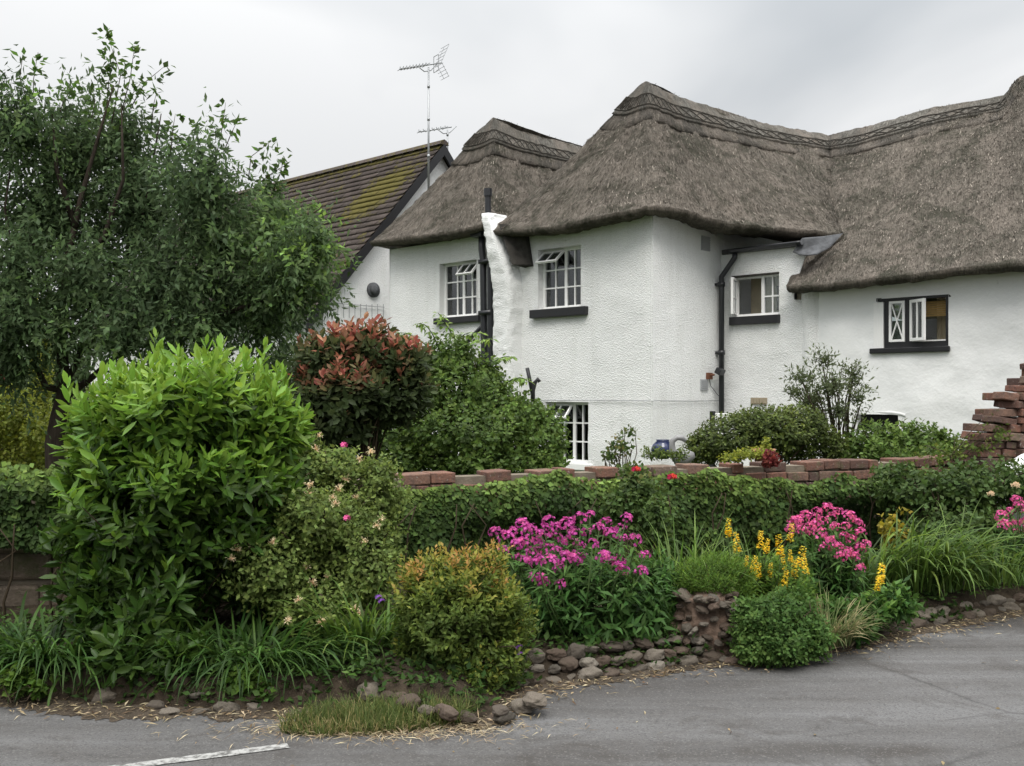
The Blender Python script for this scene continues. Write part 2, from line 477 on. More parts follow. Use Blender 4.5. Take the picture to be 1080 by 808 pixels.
# ------------------------------------------------------------------ foliage tools
class Leaves:
    def __init__(self):
        self.p, self.d, self.n, self.L, self.W, self.t = [], [], [], [], [], []

    def add(self, p, d, n, L, W, t):
        N = len(p)
        bc = lambda x: np.broadcast_to(np.asarray(x, dtype=float), (N,)).copy()
        self.p.append(p); self.d.append(d); self.n.append(n)
        self.L.append(bc(L)); self.W.append(bc(W)); self.t.append(bc(t))

    def build(self, name, mat, parent=None, fine=False, fold=.18, curl=.18, origin=None):
        p = np.concatenate(self.p); d = nrmz(np.concatenate(self.d)); n = np.concatenate(self.n)
        L = np.concatenate(self.L)[:, None]; W = np.concatenate(self.W)[:, None]; t = np.clip(np.concatenate(self.t), 0, 1)
        if origin is not None: p = p - np.asarray(origin)
        n = nrmz(n - d * np.sum(n * d, axis=1, keepdims=True) + 1e-6)
        s = np.cross(d, n)
        N = len(p)
        if not fine:
            V = np.stack([p, p + d * L * .42 + s * W * .5, p + d * L * .42 - s * W * .5,
                          p + d * L * .5 - n * W * fold, p + d * L - n * L * curl], axis=1)
            nv = 5
            base = (np.arange(N) * nv)[:, None]
            q = np.concatenate([base + np.array([[0, 3, 4, 1]]), base + np.array([[0, 2, 4, 3]])])
            fs = [q]
        else:
            c = curl
            V = np.stack([p,
                          p + d * L * .3 + s * W * .42 - n * L * c * .1, p + d * L * .3 - s * W * .42 - n * L * c * .1,
                          p + d * L * .3 - n * W * fold,
                          p + d * L * .68 + s * W * .44 - n * L * c * .42, p + d * L * .68 - s * W * .44 - n * L * c * .42,
                          p + d * L * .68 - n * (W * fold + L * c * .42),
                          p + d * L - n * L * c], axis=1)
            nv = 8
            base = (np.arange(N) * nv)[:, None]
            tri = np.concatenate([base + np.array([x]) for x in ([0, 3, 1], [0, 2, 3], [6, 7, 4], [6, 5, 7])])
            q = np.concatenate([base + np.array([x]) for x in ([3, 6, 4, 1], [3, 2, 5, 6])])
            fs = [tri, q]
        return np_mesh(name, V.reshape(-1, 3), fs, mat, parent, attrs={'tip': np.repeat(t, nv)})


def rand_dirs(n, up=0.0):
    v = RNG.normal(size=(n, 3))
    v = nrmz(v)
    v[:, 2] += up
    return nrmz(v)


def blob_points(blobs, n, shell=.3, lump=.22, lscale=2.2, zmin=-9):
    B = np.array(blobs, dtype=float)
    w = B[:, 3] * B[:, 4] + B[:, 4] * B[:, 5] + B[:, 3] * B[:, 5]
    idx = RNG.choice(len(B), n, p=w / w.sum())
    dr = rand_dirs(n)
    r = 1 - shell * RNG.random(n) ** 1.3
    R = B[idx, 3:6]
    c = B[idx, :3]
    q = c + dr * R
    r = r * (1 + lump * fbm(q, lscale, 2))
    p = c + dr * R * r[:, None]
    nn = nrmz(dr / R)
    keep = p[:, 2] > zmin
    for i in range(len(B)):
        e = np.linalg.norm((p - B[i, :3]) / B[i, 3:6], axis=1)
        keep &= ~((e < .62) & (idx != i))
    return p[keep], nn[keep]


def frame_of(A):
    ref = np.where(np.abs(A[:, 2:3]) < .9, np.array([[0, 0, 1.0]]), np.array([[1.0, 0, 0]]))
    e1 = nrmz(np.cross(ref, A))
    return e1, np.cross(A, e1)


def shoots(lv, tips, A, nl, Ls, L, W, amin=35, amax=80, droop=0.0, t0=0.0, t1=.5, jit=.25, lvar=.3):
    """leaves in a spiral up short shoots ending at tips"""
    N = len(tips)
    A = nrmz(A)
    e1, e2 = frame_of(A)
    ph = RNG.random(N) * 2 * PI
    Lsn = np.broadcast_to(np.asarray(Ls, dtype=float), (N,))
    T0 = np.broadcast_to(np.asarray(t0, dtype=float), (N,)); T1 = np.broadcast_to(np.asarray(t1, dtype=float), (N,))
    for j in range(nl):
        s = j / max(1, nl - 1)
        p = tips - A * (Lsn * (1 - s))[:, None]
        f = ph + j * 2.4 + RNG.normal(0, .3, N)
        al = np.radians(amax + (amin - amax) * s + RNG.normal(0, 8, N))
        perp = e1 * np.cos(f)[:, None] + e2 * np.sin(f)[:, None]
        d = A * np.cos(al)[:, None] + perp * np.sin(al)[:, None]
        n = A * np.sin(al)[:, None] - perp * np.cos(al)[:, None]
        d = d + RNG.normal(0, jit * .5, (N, 3))
        d[:, 2] -= droop * RNG.random(N)
        n = n + RNG.normal(0, jit, (N, 3))
        k = 1 + RNG.normal(0, lvar * .5, N)
        lv.add(p, d, n, np.clip(L * k, L * .4, L * 1.7) * (1 - .25 * s * s), W * np.clip(k, .5, 1.5), T0 + (T1 - T0) * s + RNG.normal(0, .05, N))


def twigs(base, tips, n, r0, r1, name, mat, parent, origin, bend=.25):
    mb = MB()
    ids = RNG.choice(len(tips), min(n, len(tips)), replace=False)
    for i in ids:
        a = np.asarray(base) + RNG.normal(0, .04, 3) * np.array([1, 1, 0])
        b = tips[i]
        m1 = a + (b - a) * .35 + np.array([0, 0, bend * .5 * np.linalg.norm(b - a)]) + RNG.normal(0, .03, 3)
        m2 = a + (b - a) * .7 + np.array([0, 0, bend * .4 * np.linalg.norm(b - a)]) + RNG.normal(0, .03, 3)
        mb.tube([a - origin, m1 - origin, m2 - origin, b - origin], [r0, r0 * .75, (r0 + r1) / 2, r1], 5, False)
    return mb.build(name, mat, parent, True)


def shrub(name, label, cat, base, blobs, mat, nshoot, nl, Ls, L, W, upb=.35, shell=.3, lump=.22, lscale=2.2, fine=False,
          tipf=None, t0=0., t1=.5, droop=.1, amin=35, amax=80, stems=24, r0=.014, zmin=.05, group=None, fold=.18, curl=.18, stemname='stems', jit=.25, inner=.25, twigmat=None):
    base = np.asarray(base, dtype=float)
    root = thing(name, label, cat, tuple(base), 0, group)
    p, nn = blob_points(blobs, nshoot, shell, lump, lscale, zmin)
    A = nn.copy()
    A[:, 2] += upb
    A = nrmz(A + RNG.normal(0, .25, A.shape))
    if tipf is not None: a0, a1 = tipf(p, nn)
    else:
        g = RNG.normal(0, .12, len(p)) + .25 * fbm(p, 3.0, 2)
        a0, a1 = t0 + g, t1 + g
    lv = Leaves()
    shoots(lv, p, A, nl, Ls, L, W, amin, amax, droop, a0, a1, jit)
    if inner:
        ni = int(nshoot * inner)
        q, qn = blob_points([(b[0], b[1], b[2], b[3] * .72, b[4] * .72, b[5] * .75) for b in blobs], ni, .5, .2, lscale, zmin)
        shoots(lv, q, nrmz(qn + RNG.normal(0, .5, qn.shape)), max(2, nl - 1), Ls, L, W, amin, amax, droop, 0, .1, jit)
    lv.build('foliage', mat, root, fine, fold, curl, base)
    if stems: twigs(base, p, stems, r0, r0 * .3, stemname, twigmat or M['twig'], root, base)
    return root, p, nn


def blades(lv_name, mat, parent, origin, bases, az, length, width, lean, droop, tip, seg=7):
    """arching strap leaves: arrays per blade"""
    N = len(bases)
    h = np.stack([np.cos(az), np.sin(az), np.zeros(N)], 1)
    side = np.stack([-np.sin(az), np.cos(az), np.zeros(N)], 1)
    pts = np.zeros((N, seg + 1, 3))
    pos = bases.copy()
    ang = lean.copy()  # from vertical
    pts[:, 0] = pos
    for k in range(seg):
        d = h * np.sin(ang)[:, None] + np.array([[0, 0, 1.0]]) * np.cos(ang)[:, None]
        pos = pos + d * (length / seg)[:, None]
        pts[:, k + 1] = pos
        ang = np.minimum(ang + droop / seg * (0.5 + 1.2 * k / seg), 2.9)
    prof = np.array([.6, .9, 1, 1, .92, .75, .45, .05]) if seg == 7 else np.interp(np.linspace(0, 1, seg + 1), [0, .3, .7, 1], [.7, 1, .8, .05])
    tw = RNG.normal(0, .25, N)
    sd = side * np.cos(tw)[:, None] + np.array([[0, 0, 1.0]]) * np.sin(tw)[:, None]
    off = sd[:, None, :] * (width[:, None] * prof[None, :] / 2)[:, :, None]
    V = np.stack([pts + off, pts - off], axis=2) - np.asarray(origin)
    nv = (seg + 1) * 2
    b0 = (np.arange(N) * nv)[:, None]
    q = np.concatenate([b0 + np.array([[2 * k, 2 * k + 1, 2 * k + 3, 2 * k + 2]]) for k in range(seg)])
    tt = (tip[:, None] + np.linspace(0, .25, seg + 1)[None, :])
    return np_mesh(lv_name, V.reshape(-1, 3), [q], mat, parent, smooth=True, attrs={'tip': np.clip(np.repeat(tt.reshape(N, -1), 2, axis=1).ravel(), 0, 1)})


def strap_clump(name, label, base, rx, ry, n, Lm, Wm, mat, lean=.35, droop=1.5, group=None, cat='plant', azc=None, azs=1.0, sz=.12):
    base = np.asarray(base, dtype=float)
    root = thing(name, label, cat, tuple(base), 0, group)
    a = RNG.random(n) * 2 * PI
    r = np.sqrt(RNG.random(n))
    bs = base + np.stack([rx * r * np.cos(a), ry * r * np.sin(a), np.zeros(n)], 1)
    az = a + RNG.normal(0, .7, n) if azc is None else RNG.normal(azc, azs, n)
    blades('foliage', mat, root, base, bs, az, Lm * (1 + RNG.normal(0, .2, n)), Wm * (1 + RNG.normal(0, .2, n)),
           np.abs(RNG.normal(lean, .2, n)), np.clip(RNG.normal(droop, .5, n), .2, 3), np.clip(RNG.normal(.35, .22, n), 0, .8))
    return root


def floret_mesh(name, mat, r_dome, nfl, rf, npet=5, flat=.6):
    """a domed head of five-petalled florets, as one mesh"""
    d = rand_dirs(nfl * 2, .5)
    d = d[d[:, 2] > -.25][:nfl]
    N = len(d)
    c = d * r_dome * np.array([1, 1, flat]) * (1 + RNG.normal(0, .12, (N, 1)))
    nn = nrmz(d + RNG.normal(0, .25, d.shape))
    e1, e2 = frame_of(nn)
    ph = RNG.random(N) * PI
    ring = []
    k = npet * 2
    for j in range(k):
        f = ph + 2 * PI * j / k
        rr = rf * (1.0 if j % 2 == 0 else .55)
        ring.append(c + (e1 * np.cos(f)[:, None] + e2 * np.sin(f)[:, None]) * rr + nn * (rf * .12 if j % 2 == 0 else 0))
    V = np.stack([c] + ring, 1)
    b0 = (np.arange(N) * (k + 1))[:, None]
    q = np.concatenate([b0 + np.array([[0, 1 + (2 * i - 1) % k, 1 + 2 * i, 1 + (2 * i + 1) % k]]) for i in range(npet)])
    t = np.repeat(np.clip(RNG.normal(.45, .3, N), 0, 1), k + 1).reshape(N, k + 1)
    t[:, 0] = 1.0
    o = np_mesh(name, V.reshape(-1, 3), [q], mat, None, attrs={'tip': t.ravel()})
    return o


def take_mesh(o):
    me = o.data
    bpy.data.objects.remove(o)
    return me


def put(name, me, parent, loc, s=1.0, rot=(0, 0, 0)):
    o = bpy.data.objects.new(name, me)
    COL.objects.link(o)
    o.parent = parent
    o.location = [float(c) for c in loc]
    o.scale = (s, s, s) if not hasattr(s, '__len__') else s
    o.rotation_euler = rot
    return o

# ================================================================== COTTAGE
CX, CY = 2.02, 15.0
TH = math.atan2(.69, .724)
cc, ss = math.cos(TH), math.sin(TH)


def l2w(a, b, z):
    return np.array([CX + cc * a + ss * b, CY - ss * a + cc * b, z])


def w2l(p):
    x, y = p[0] - CX, p[1] - CY
    return np.array([cc * x - ss * y, ss * x + cc * y, p[2]])


def onb(px, py, b):
    k = (px - 540) / F
    a = (k * (CY + cc * b) - CX - ss * b) / (cc + k * ss)
    Y = CY - ss * a + cc * b
    return a, EYE + (HZ - py) / F * Y


def ona(px, py, a):
    k = (px - 540) / F
    b = (k * (CY - ss * a) - CX - cc * a) / (ss - k * cc)
    Y = CY - ss * a + cc * b
    return b, EYE + (HZ - py) / F * Y


cottage = thing('thatched_cottage', 'white roughcast cottage under a brown thatched roof with two rounded hip ends', 'cottage', (CX, CY, 0), -TH)


def wall_path(name, pts, z0, ztops, holes, mat, parent, step=.09, amp=.018, reveal=.17, seed=0.0, round_in=.05):
    """a run of wall along plan points; holes = {segment: [(s0,s1,z0,z1)]}; outward is to the right of travel"""
    V, Q = [], []
    for i in range(len(pts) - 1):
        p0, p1 = np.array(pts[i], float), np.array(pts[i + 1], float)
        Ls = np.linalg.norm(p1 - p0)
        d = (p1 - p0) / Ls
        nrm = np.array([d[1], -d[0]])
        hs = holes.get(i, [])
        ed = sorted(set([0, Ls] + [h[0] for h in hs] + [h[1] for h in hs]))
        S = []
        for a, b in zip(ed[:-1], ed[1:]):
            S += list(np.linspace(a, b, max(1, int((b - a) / step)) + 1)[:-1])
        S.append(Ls)
        zt = ztops[i]
        ez = sorted(set([z0, zt] + [h[2] for h in hs] + [h[3] for h in hs]))
        Z = []
        for a, b in zip(ez[:-1], ez[1:]):
            Z += list(np.linspace(a, b, max(1, int((b - a) / step)) + 1)[:-1])
        Z.append(zt)
        S, Z = np.array(S), np.array(Z)
        SS, ZZ = np.meshgrid(S, Z, indexing='ij')
        xy = p0 + SS[..., None] * d
        q = np.concatenate([xy, ZZ[..., None]], -1)
        edge = np.clip(np.minimum(SS, Ls - SS) / .15, 0, 1)
        off = fbm(q, .9, 4, seed + 3.1 * i) * amp * 2.2 + amp * .35 * vnoise(q, 9, seed)
        off = off * edge - round_in * (1 - edge) ** 2 * .3
        q[..., 0] += nrm[0] * off
        q[..., 1] += nrm[1] * off
        base = len(V)
        nz = len(Z)
        V += list(q.reshape(-1, 3))
        for m in range(len(S) - 1):
            for n in range(nz - 1):
                sm, zm = (S[m] + S[m + 1]) / 2, (Z[n] + Z[n + 1]) / 2
                if any(h[0] < sm < h[1] and h[2] < zm < h[3] for h in hs): continue
                Q.append((base + m * nz + n, base + (m + 1) * nz + n, base + (m + 1) * nz + n + 1, base + m * nz + n + 1))
        for h in hs:
            o = p0 + nrm * .012
            inn = -nrm * (reveal + .012)
            ps = []
            for (s_, z_) in ((h[0], h[2]), (h[1], h[2]), (h[1], h[3]), (h[0], h[3])):
                f = o + d * s_
                g = f + inn
                ps.append(((f[0], f[1], z_), (g[0], g[1], z_)))
            for e in range(4):
                a, b = ps[e], ps[(e + 1) % 4]
                bb = len(V)
                V += [np.array(a[0]), np.array(b[0]), np.array(b[1]), np.array(a[1])]
                Q.append((bb + 0, bb + 1, bb + 2, bb + 3))
    return np_mesh(name, np.array(V), [np.array(Q)], mat, parent, smooth=True)


# window rectangles on the faces (from where they stand in the photograph)
def rect_b(px0, py0, px1, py1, b):
    a0, zt0 = onb(px0, py0, b)
    a1, zt1 = onb(px1, py0, b)
    _, zb0 = onb(px0, py1, b)
    _, zb1 = onb(px1, py1, b)
    return a0, a1, None, None


def win_rect(pxl, pxr, py_top_mid, py_bot_mid, b):
    a0, _ = onb(pxl, 300, b)
    a1, _ = onb(pxr, 300, b)
    pm = (pxl + pxr) / 2
    _, z1 = onb(pm, py_top_mid, b)
    _, z0 = onb(pm, py_bot_mid, b)
    return a0, a1, z0, z1


BM = 1.79
A_L = -5.9
W1 = win_rect(464, 503, 276, 334, 0)
W2 = win_rect(568, 613, 261, 325, 0)
W3 = win_rect(576, 621, 424, 488, 0)
W4 = win_rect(773, 822, 290, 333, BM)
W5 = win_rect(926, 1001, 313, 366, BM)
W6 = win_rect(903, 948, 437, 454, BM)


def hole(w, a_start):
    return (w[0] - a_start, w[1] - a_start, w[2], w[3])


XM = 1.42   # the recess ends, main range begins
wall_path('roughcast_wall', [(A_L, 5), (A_L, 0), (0, 0), (0, 5.0)], -.3, [4.42, 4.36, 4.30],
          {1: [hole(W1, A_L), hole(W2, A_L), hole(W3, A_L)]}, M['rough'], cottage)
rwo = wall_path('recess_wall', [(-.02, BM), (XM + .24, BM)], -.3, [3.93], {0: [hole(W4, -.02)]}, M['rough'], cottage, seed=5, step=.05)
import bmesh
e0, e1 = onb(827, 306, BM), onb(849, 262, BM)
for v_ in rwo.data.vertices:
    if v_.co.z > e0[1] - .15:
        v_.co.x = min(v_.co.x, float(np.interp(v_.co.z, [e0[1], e1[1]], [e0[0] + .16, e1[0] + .05])))
wall_path('limewashed_wall', [(XM + .22, BM - .012), (8.2, BM - .012), (8.2, 9.5)], -.3, [3.3, 3.3],
          {0: [hole(W5, XM + .22), hole(W6, XM + .22)]}, M['smooth'], cottage, amp=.03, seed=9)
wall_path('rear_wall', [(8.2, 9.5), (A_L, 9.5), (A_L, 5)], -.3, [3.3, 4.4], {}, M['rough'], cottage, step=.4)
# rounded thickening where the recess meets the older range
b_ = MB()
prof = []
for z in np.linspace(-.3, 3.27, 28):
    wob = .035 * math.sin(z * 2.1) + .02 * math.sin(z * 5.3 + 1)
    row = []
    for i in range(9):
        t = i / 8
        a = XM - .05 + .34 * t + wob * .4
        bb = BM + .03 - (.085 + wob * .3) * math.sin(PI * t)
        row.append((a, bb, z))
    prof.append(row)
vs = [p for r in prof for p in r]
fs = [(i * 9 + j, i * 9 + j + 1, (i + 1) * 9 + j + 1, (i + 1) * 9 + j) for i in range(27) for j in range(8)]
b_.add(vs, fs)
b_.build('wall_pier', M['rough'], cottage, True)


# ---- windows
def window(w, b, label, cols, rows, inset=.11, bar=.022, frame=.045, mull=None, skip=None, matf=None, depth=.05):
    """frame + bars; returns the frame object. cols/rows lists of positions (0..1) for bars"""
    a0, a1, z0, z1 = w
    m = MB()
    y0, y1 = b + inset, b + inset + depth
    m.box(a0, a1, y0, y1, z0, z0 + frame)
    m.box(a0, a1, y0, y1, z1 - frame, z1)
    m.box(a0, a0 + frame, y0, y1, z0 + frame, z1 - frame)
    m.box(a1 - frame, a1, y0, y1, z0 + frame, z1 - frame)
    ia0, ia1, iz0, iz1 = a0 + frame, a1 - frame, z0 + frame, z1 - frame
    for c, wd in cols:
        x = ia0 + (ia1 - ia0) * c
        m.box(x - wd / 2, x + wd / 2, y0 + .006, y1 - .006, iz0, iz1)
    for r, c0, c1 in rows:
        z = iz0 + (iz1 - iz0) * r
        m.box(ia0 + (ia1 - ia0) * c0, ia0 + (ia1 - ia0) * c1, y0 + .009, y1 - .009, z - bar / 2, z + bar / 2)
    o = m.build('window', matf or M['white_paint'], cottage)
    if label: o['label'] = label
    g = MB().box(ia0, ia1, y1 - .02, y1 - .014, iz0, iz1)
    g.build('pane', M['glass'], o)
    return o, (ia0, ia1, iz0, iz1)


def hopper(parent, a0, a1, z0, z1, y, ang, mid=True, name='casement'):
    """a top-hung light pushed open at the bottom"""
    h = z1 - z0
    Mx = Matrix.Translation((0, y, z1)) @ Matrix.Rotation(-ang, 4, 'X')
    m = MB()
    t = .028
    m.box(a0, a1, -.02, .012, -t, 0, Mx).box(a0, a1, -.02, .012, -h, -h + t, Mx)
    m.box(a0, a0 + t, -.02, .012, -h + t, -t, Mx).box(a1 - t, a1, -.02, .012, -h + t, -t, Mx)
    if mid: m.box((a0 + a1) / 2 - .011, (a0 + a1) / 2 + .011, -.017, .009, -h + t, -t, Mx)
    o = m.build(name, M['white_paint'], parent)
    MB().box(a0 + t, a1 - t, -.006, -.001, -h + t, -t, Mx).build('pane', M['glass'], parent)
    return o


def sill(parent, w, b, over=.06, h=.10, proud=.07, name='sill', mat=None):
    a0, a1, z0, z1 = w
    MB().box(a0 - over, a1 + over, b - proud, b + .12, z0 - h, z0 - .004).build(name, mat or M['black_paint'], parent, bevel=.008)


def curtain(parent, a0, a1, z0, z1, y, mat=None, name='curtain'):
    V, Q = [], []
    n = 30
    for i in range(n + 1):
        x = a0 + (a1 - a0) * i / n
        yy = y + .022 * math.sin(i * 1.35) + .01 * math.sin(i * .7)
        V += [(x, yy, z0), (x, yy, z1)]
    Q = [(2 * i, 2 * i + 2, 2 * i + 3, 2 * i + 1) for i in range(n)]
    np_mesh(name, V, [Q], mat or M['curtain'], parent, True)


def room(w, b, d=1.5):
    """dark inside behind a window: four walls of a small plain room"""


w1, (i0, i1, j0, j1) = window(W1, 0, 'white window with drawn curtains left of the black pipes', [(.33, .02), (.52, .05), (.77, .02)], [(.34, 0, 1), (.67, 0, 1)])
hopper(w1, i0 + (i1 - i0) * .54, i1, j0 + (j1 - j0) * .68, j1, .10, .75)
sill(w1, W1, 0, .1, .11, .07)
curtain(w1, i0, i0 + (i1 - i0) * .44, j0, j1, .182)
curtain(w1, i0 + (i1 - i0) * .60, i1, j0, j1, .182)
w2, (i0, i1, j0, j1) = window(W2, 0, 'white upstairs window with its top left light pushed open', [(.27, .02), (.54, .05), (.77, .02)], [(.34, 0, 1), (.67, 0, 1)])
hopper(w2, i0 - .02, i0 + (i1 - i0) * .52, j0 + (j1 - j0) * .68, j1, .10, .85)
sill(w2, W2, 0, .13, .135, .08)
curtain(w2, i0, i0 + (i1 - i0) * .22, j0, j1, .185)
curtain(w2, i0 + (i1 - i0) * .82, i1, j0, j1, .185)
w3, (i0, i1, j0, j1) = window(W3, 0, 'white ground floor window partly behind the climber', [(.29, .02), (.56, .05), (.78, .02)], [(.33, 0, 1), (.67, 0, 1)])
hopper(w3, i0 - .01, i0 + (i1 - i0) * .54, j0 + (j1 - j0) * .68, j1, .10, .7)
sill(w3, W3, 0, .08, .1, .06, mat=M['white_paint'])

# recess window: left leaf swung out, right leaf shut
a0, a1, z0, z1 = W4
m = MB()
y0, y1 = BM + .07, BM + .12
fr = .04
m.box(a0, a1, y0, y1, z0, z0 + fr).box(a0, a1, y0, y1, z1 - fr, z1).box(a0, a0 + fr, y0, y1, z0 + fr, z1 - fr).box(a1 - fr, a1, y0, y1, z0 + fr, z1 - fr)
xm = a0 + (a1 - a0) * .60
m.box(xm - .025, xm + .025, y0 + .002, y1 - .002, z0 + fr, z1 - fr)
w4 = m.build('window', M['white_paint'], cottage)
w4['label'] = 'white recess window with its left leaf swung open'
m = MB()
zc = (z0 + z1) / 2 - .02
m.box(xm + .025, a1 - fr, y0 + .008, y1 - .008, zc - .011, zc + .011)
xq = (xm + a1) / 2
m.box(xq - .01, xq + .01, y0 + .01, y1 - .01, z0 + fr, z1 - fr)
m.build('glazing_bar', M['white_paint'], w4)
MB().box(xm + .025, a1 - fr, y1 - .02, y1 - .014, z0 + fr, z1 - fr).build('pane', M['glass'], w4)
sw = a1 - xm
Mx = Matrix.Translation((a0 + .02, y0 - .005, 0)) @ Matrix.Rotation(-1.22, 4, 'Z')
m = MB()
t = .035
m.box(0, sw, -.018, .018, z0 + .03, z0 + .03 + t, Mx).box(0, sw, -.018, .018, z1 - .03 - t, z1 - .03, Mx)
m.box(0, t, -.018, .018, z0 + .03 + t, z1 - .03 - t, Mx).box(sw - t, sw, -.018, .018, z0 + .03 + t, z1 - .03 - t, Mx)
m.box(t, sw - t, -.012, .012, zc - .01, zc + .01, Mx).box(sw / 2 - .01, sw / 2 + .01, -.011, .011, z0 + .06, z1 - .06, Mx)
cs = m.build('casement', M['white_paint'], w4)
MB().box(t, sw - t, -.003, .003, z0 + .03 + t, z1 - .03 - t, Mx).build('pane', M['glass'], w4)
MB().box(a0 - .03, a1 + .01, BM - .07, BM + .1, z0 - .13, z0 - .004).build('sill', M['black_paint'], w4, bevel=.008)
MB().box(a0 - .02, a1 + .0, BM - .01, BM + .05, z1 - .012, z1 + .015).build('lintel_strip', M['dark_stain'], w4)
# inside of that room: a pale wall with a dark picture frame
rm = MB()
rm.box(a0 - .05, a1 + .12, BM + .62, BM + .66, z0 - .6, z1 + .15)
rm.build('room_wall', M['beige'], w4)
MB().box(a0 + .42, a0 + .75, BM + .585, BM + .618, z0 + .12, z1 - .12).build('picture_frame', M['black_paint'], w4)

# main range window: black frame, crossed fixed leaf, open middle leaf
a0, a1, z0, z1 = W5
m = MB()
y0, y1 = BM + .0, BM + .06
fr = .05
m.box(a0 + .09, a1, y0, y1, z0, z0 + .07).box(a0 - .02, a1 + .03, y0 - .012, y1, z1 - .035, z1 + .01)
m.box(a0 + .09, a0 + .15, y0, y1, z0 + .07, z1 - .035).box(a1 - .045, a1, y0, y1, z0 + .07, z1 - .035)
wd = a1 - a0
x1 = a0 + wd * .43
m.box(x1 - .035, x1 + .035, y0, y1, z0 + .07, z1 - .035)
w5 = m.build('window', M['black_paint'], cottage)
w5['label'] = 'black framed window with crossed lattice leaf and one open leaf'
MB().box(a0 - .055, a0 + .085, y0 - .02, y1 - .01, z0 - .02, z1 - .05).build('side_board', M['white_paint'], w5)
MB().box(a0 - .10, a1 + .02, y0 - .06, y1, z0 - .075, z0 - .004).build('sill', M['black_paint'], w5, bevel=.01)
# crossed leaf
xa, xb, za, zb = a0 + .16, x1 - .04, z0 + .08, z1 - .045
m = MB()
t = .032
yy0, yy1 = y0 - .012, y0 + .022
m.box(xa, xb, yy0, yy1, za, za + t).box(xa, xb, yy0, yy1, zb - t, zb).box(xa, xa + t, yy0, yy1, za + t, zb - t).box(xb - t, xb, yy0, yy1, za + t, zb - t)
cl = m.build('casement', M['white_paint'], w5)
m = MB()
m.tube([(xa + t, yy0 + .012, za + t), (xb - t, yy0 + .012, zb - t)], .011, 6).tube([(xa + t, yy0 + .016, zb - t), (xb - t, yy0 + .016, za + t)], .011, 6)
m.build('lattice', M['white_paint'], w5)
MB().box(xa + t, xb - t, yy1 - .012, yy1 - .008, za + t, zb - t).build('pane', M['glass'], w5)
# open leaf hinged on the mullion
sw = .30
Mx = Matrix.Translation((x1 + .045, y0 - .012, 0)) @ Matrix.Rotation(-.55, 4, 'Z')
m = MB()
t = .04
m.box(0, sw, -.018, .018, za, za + t, Mx).box(0, sw, -.018, .018, zb - t, zb, Mx)
m.box(0, t, -.018, .018, za + t, zb - t, Mx).box(sw - t, sw, -.018, .018, za + t, zb - t, Mx)
m.box(sw * .5 - .014, sw * .5 + .014, -.013, .013, za + t, zb - t, Mx)
m.build('casement', M['white_paint'], w5)
MB().box(t, sw - t, -.003, .003, za + t, zb - t, Mx).build('pane', M['glass'], w5)
curtain(w5, x1 + .22, x1 + .42, z0, z1, BM + .45, M['beige'])
m = MB()
for i in range(7):
    m.box(x1 + .06, a1 - .06, BM + .15, BM + .158, z1 - .06 - .03 * (i + 1), z1 - .064 - .03 * i)
m.build('blind', M['blind'], w5)
MB().box(x1 + .05, a1 - .05, y0 + .01, y0 + .04, z0 + .072, z0 + .09).build('bottom_rail', M['white_paint'], w5)

# low opening with an arched hood
a0, a1, z0, z1 = W6
m = MB()
hd = []
for i in range(13):
    t = i / 12
    x = a0 - .08 + (a1 - a0 + .18) * t
    z = z1 + .0 + .045 * math.sin(PI * t) ** .6
    hd.append((x, z))
vs, fs = [], []
for x, z in hd:
    vs += [(x, BM - .022, z), (x, BM + .01, z + .035), (x, BM - .02, z - .03), (x, BM + .01, z - .04)]
for i in range(12):
    k = i * 4
    fs += [(k, k + 4, k + 5, k + 1), (k + 2, k + 6, k + 4, k), (k + 3, k + 7, k + 6, k + 2)]
m.add(vs, fs)
m.build('arched_hood', M['smooth'], cottage, True)
MB().box(a0, a1, BM + .15, BM + .18, z0, z1).build('opening_dark_sheet', M['dark'], cottage)  # near-black sheet that paints the darkness inside the opening

# ---- vents and small fittings on the walls
def vent(px, py, w, h, mat, label, on='a'):
    m = MB()
    n = 6
    if on == 'a':
        b, z = ona(px, py, 0.0)
        m.box(-.004, .015, b - w / 2, b + w / 2, z - h / 2, z + h / 2)
        for i in range(n):
            zz = z - h / 2 + h * (i + .5) / n
            m.box(.012, .03, b - w / 2 + .01, b + w / 2 - .01, zz - h / n * .28, zz + h / n * .28)
    else:
        a, z = onb(px, py, BM)
        m.box(a - w / 2, a + w / 2, BM - .03, BM + .01, z - h / 2, z + h / 2)
        for i in range(5):
            x = a - w / 2 + w * (i + .5) / 5
            m.box(x - w * .07, x + w * .07, BM - .042, BM - .028, z - h * .35, z + h * .35)
    o = m.build('vent', mat, cottage)
    o['label'] = label


vent(743.5, 257, .23, .22, M['grey_plastic'], 'grey louvred vent high on the side wall')
vent(742, 406, .20, .17, M['grey_plastic'], 'grey louvred vent under the floodlight')
vent(801, 423, .27, .10, M['airbrick'], 'buff air brick low in the recess', 'b')

# thin cable along the wall
m = MB()
zc_ = onb(640, 422.5, 0)[1]
m.tube([(onb(572, 423, 0)[0], -.022, zc_), (-1.2, -.03, zc_ + .005), (-.02, -.024, zc_), (.03, .02, zc_), (.032, 1.0, zc_ - .01), (.03, 1.78, zc_ + .0)], .006, 5)
m.build('cable', M['metal'], cottage)

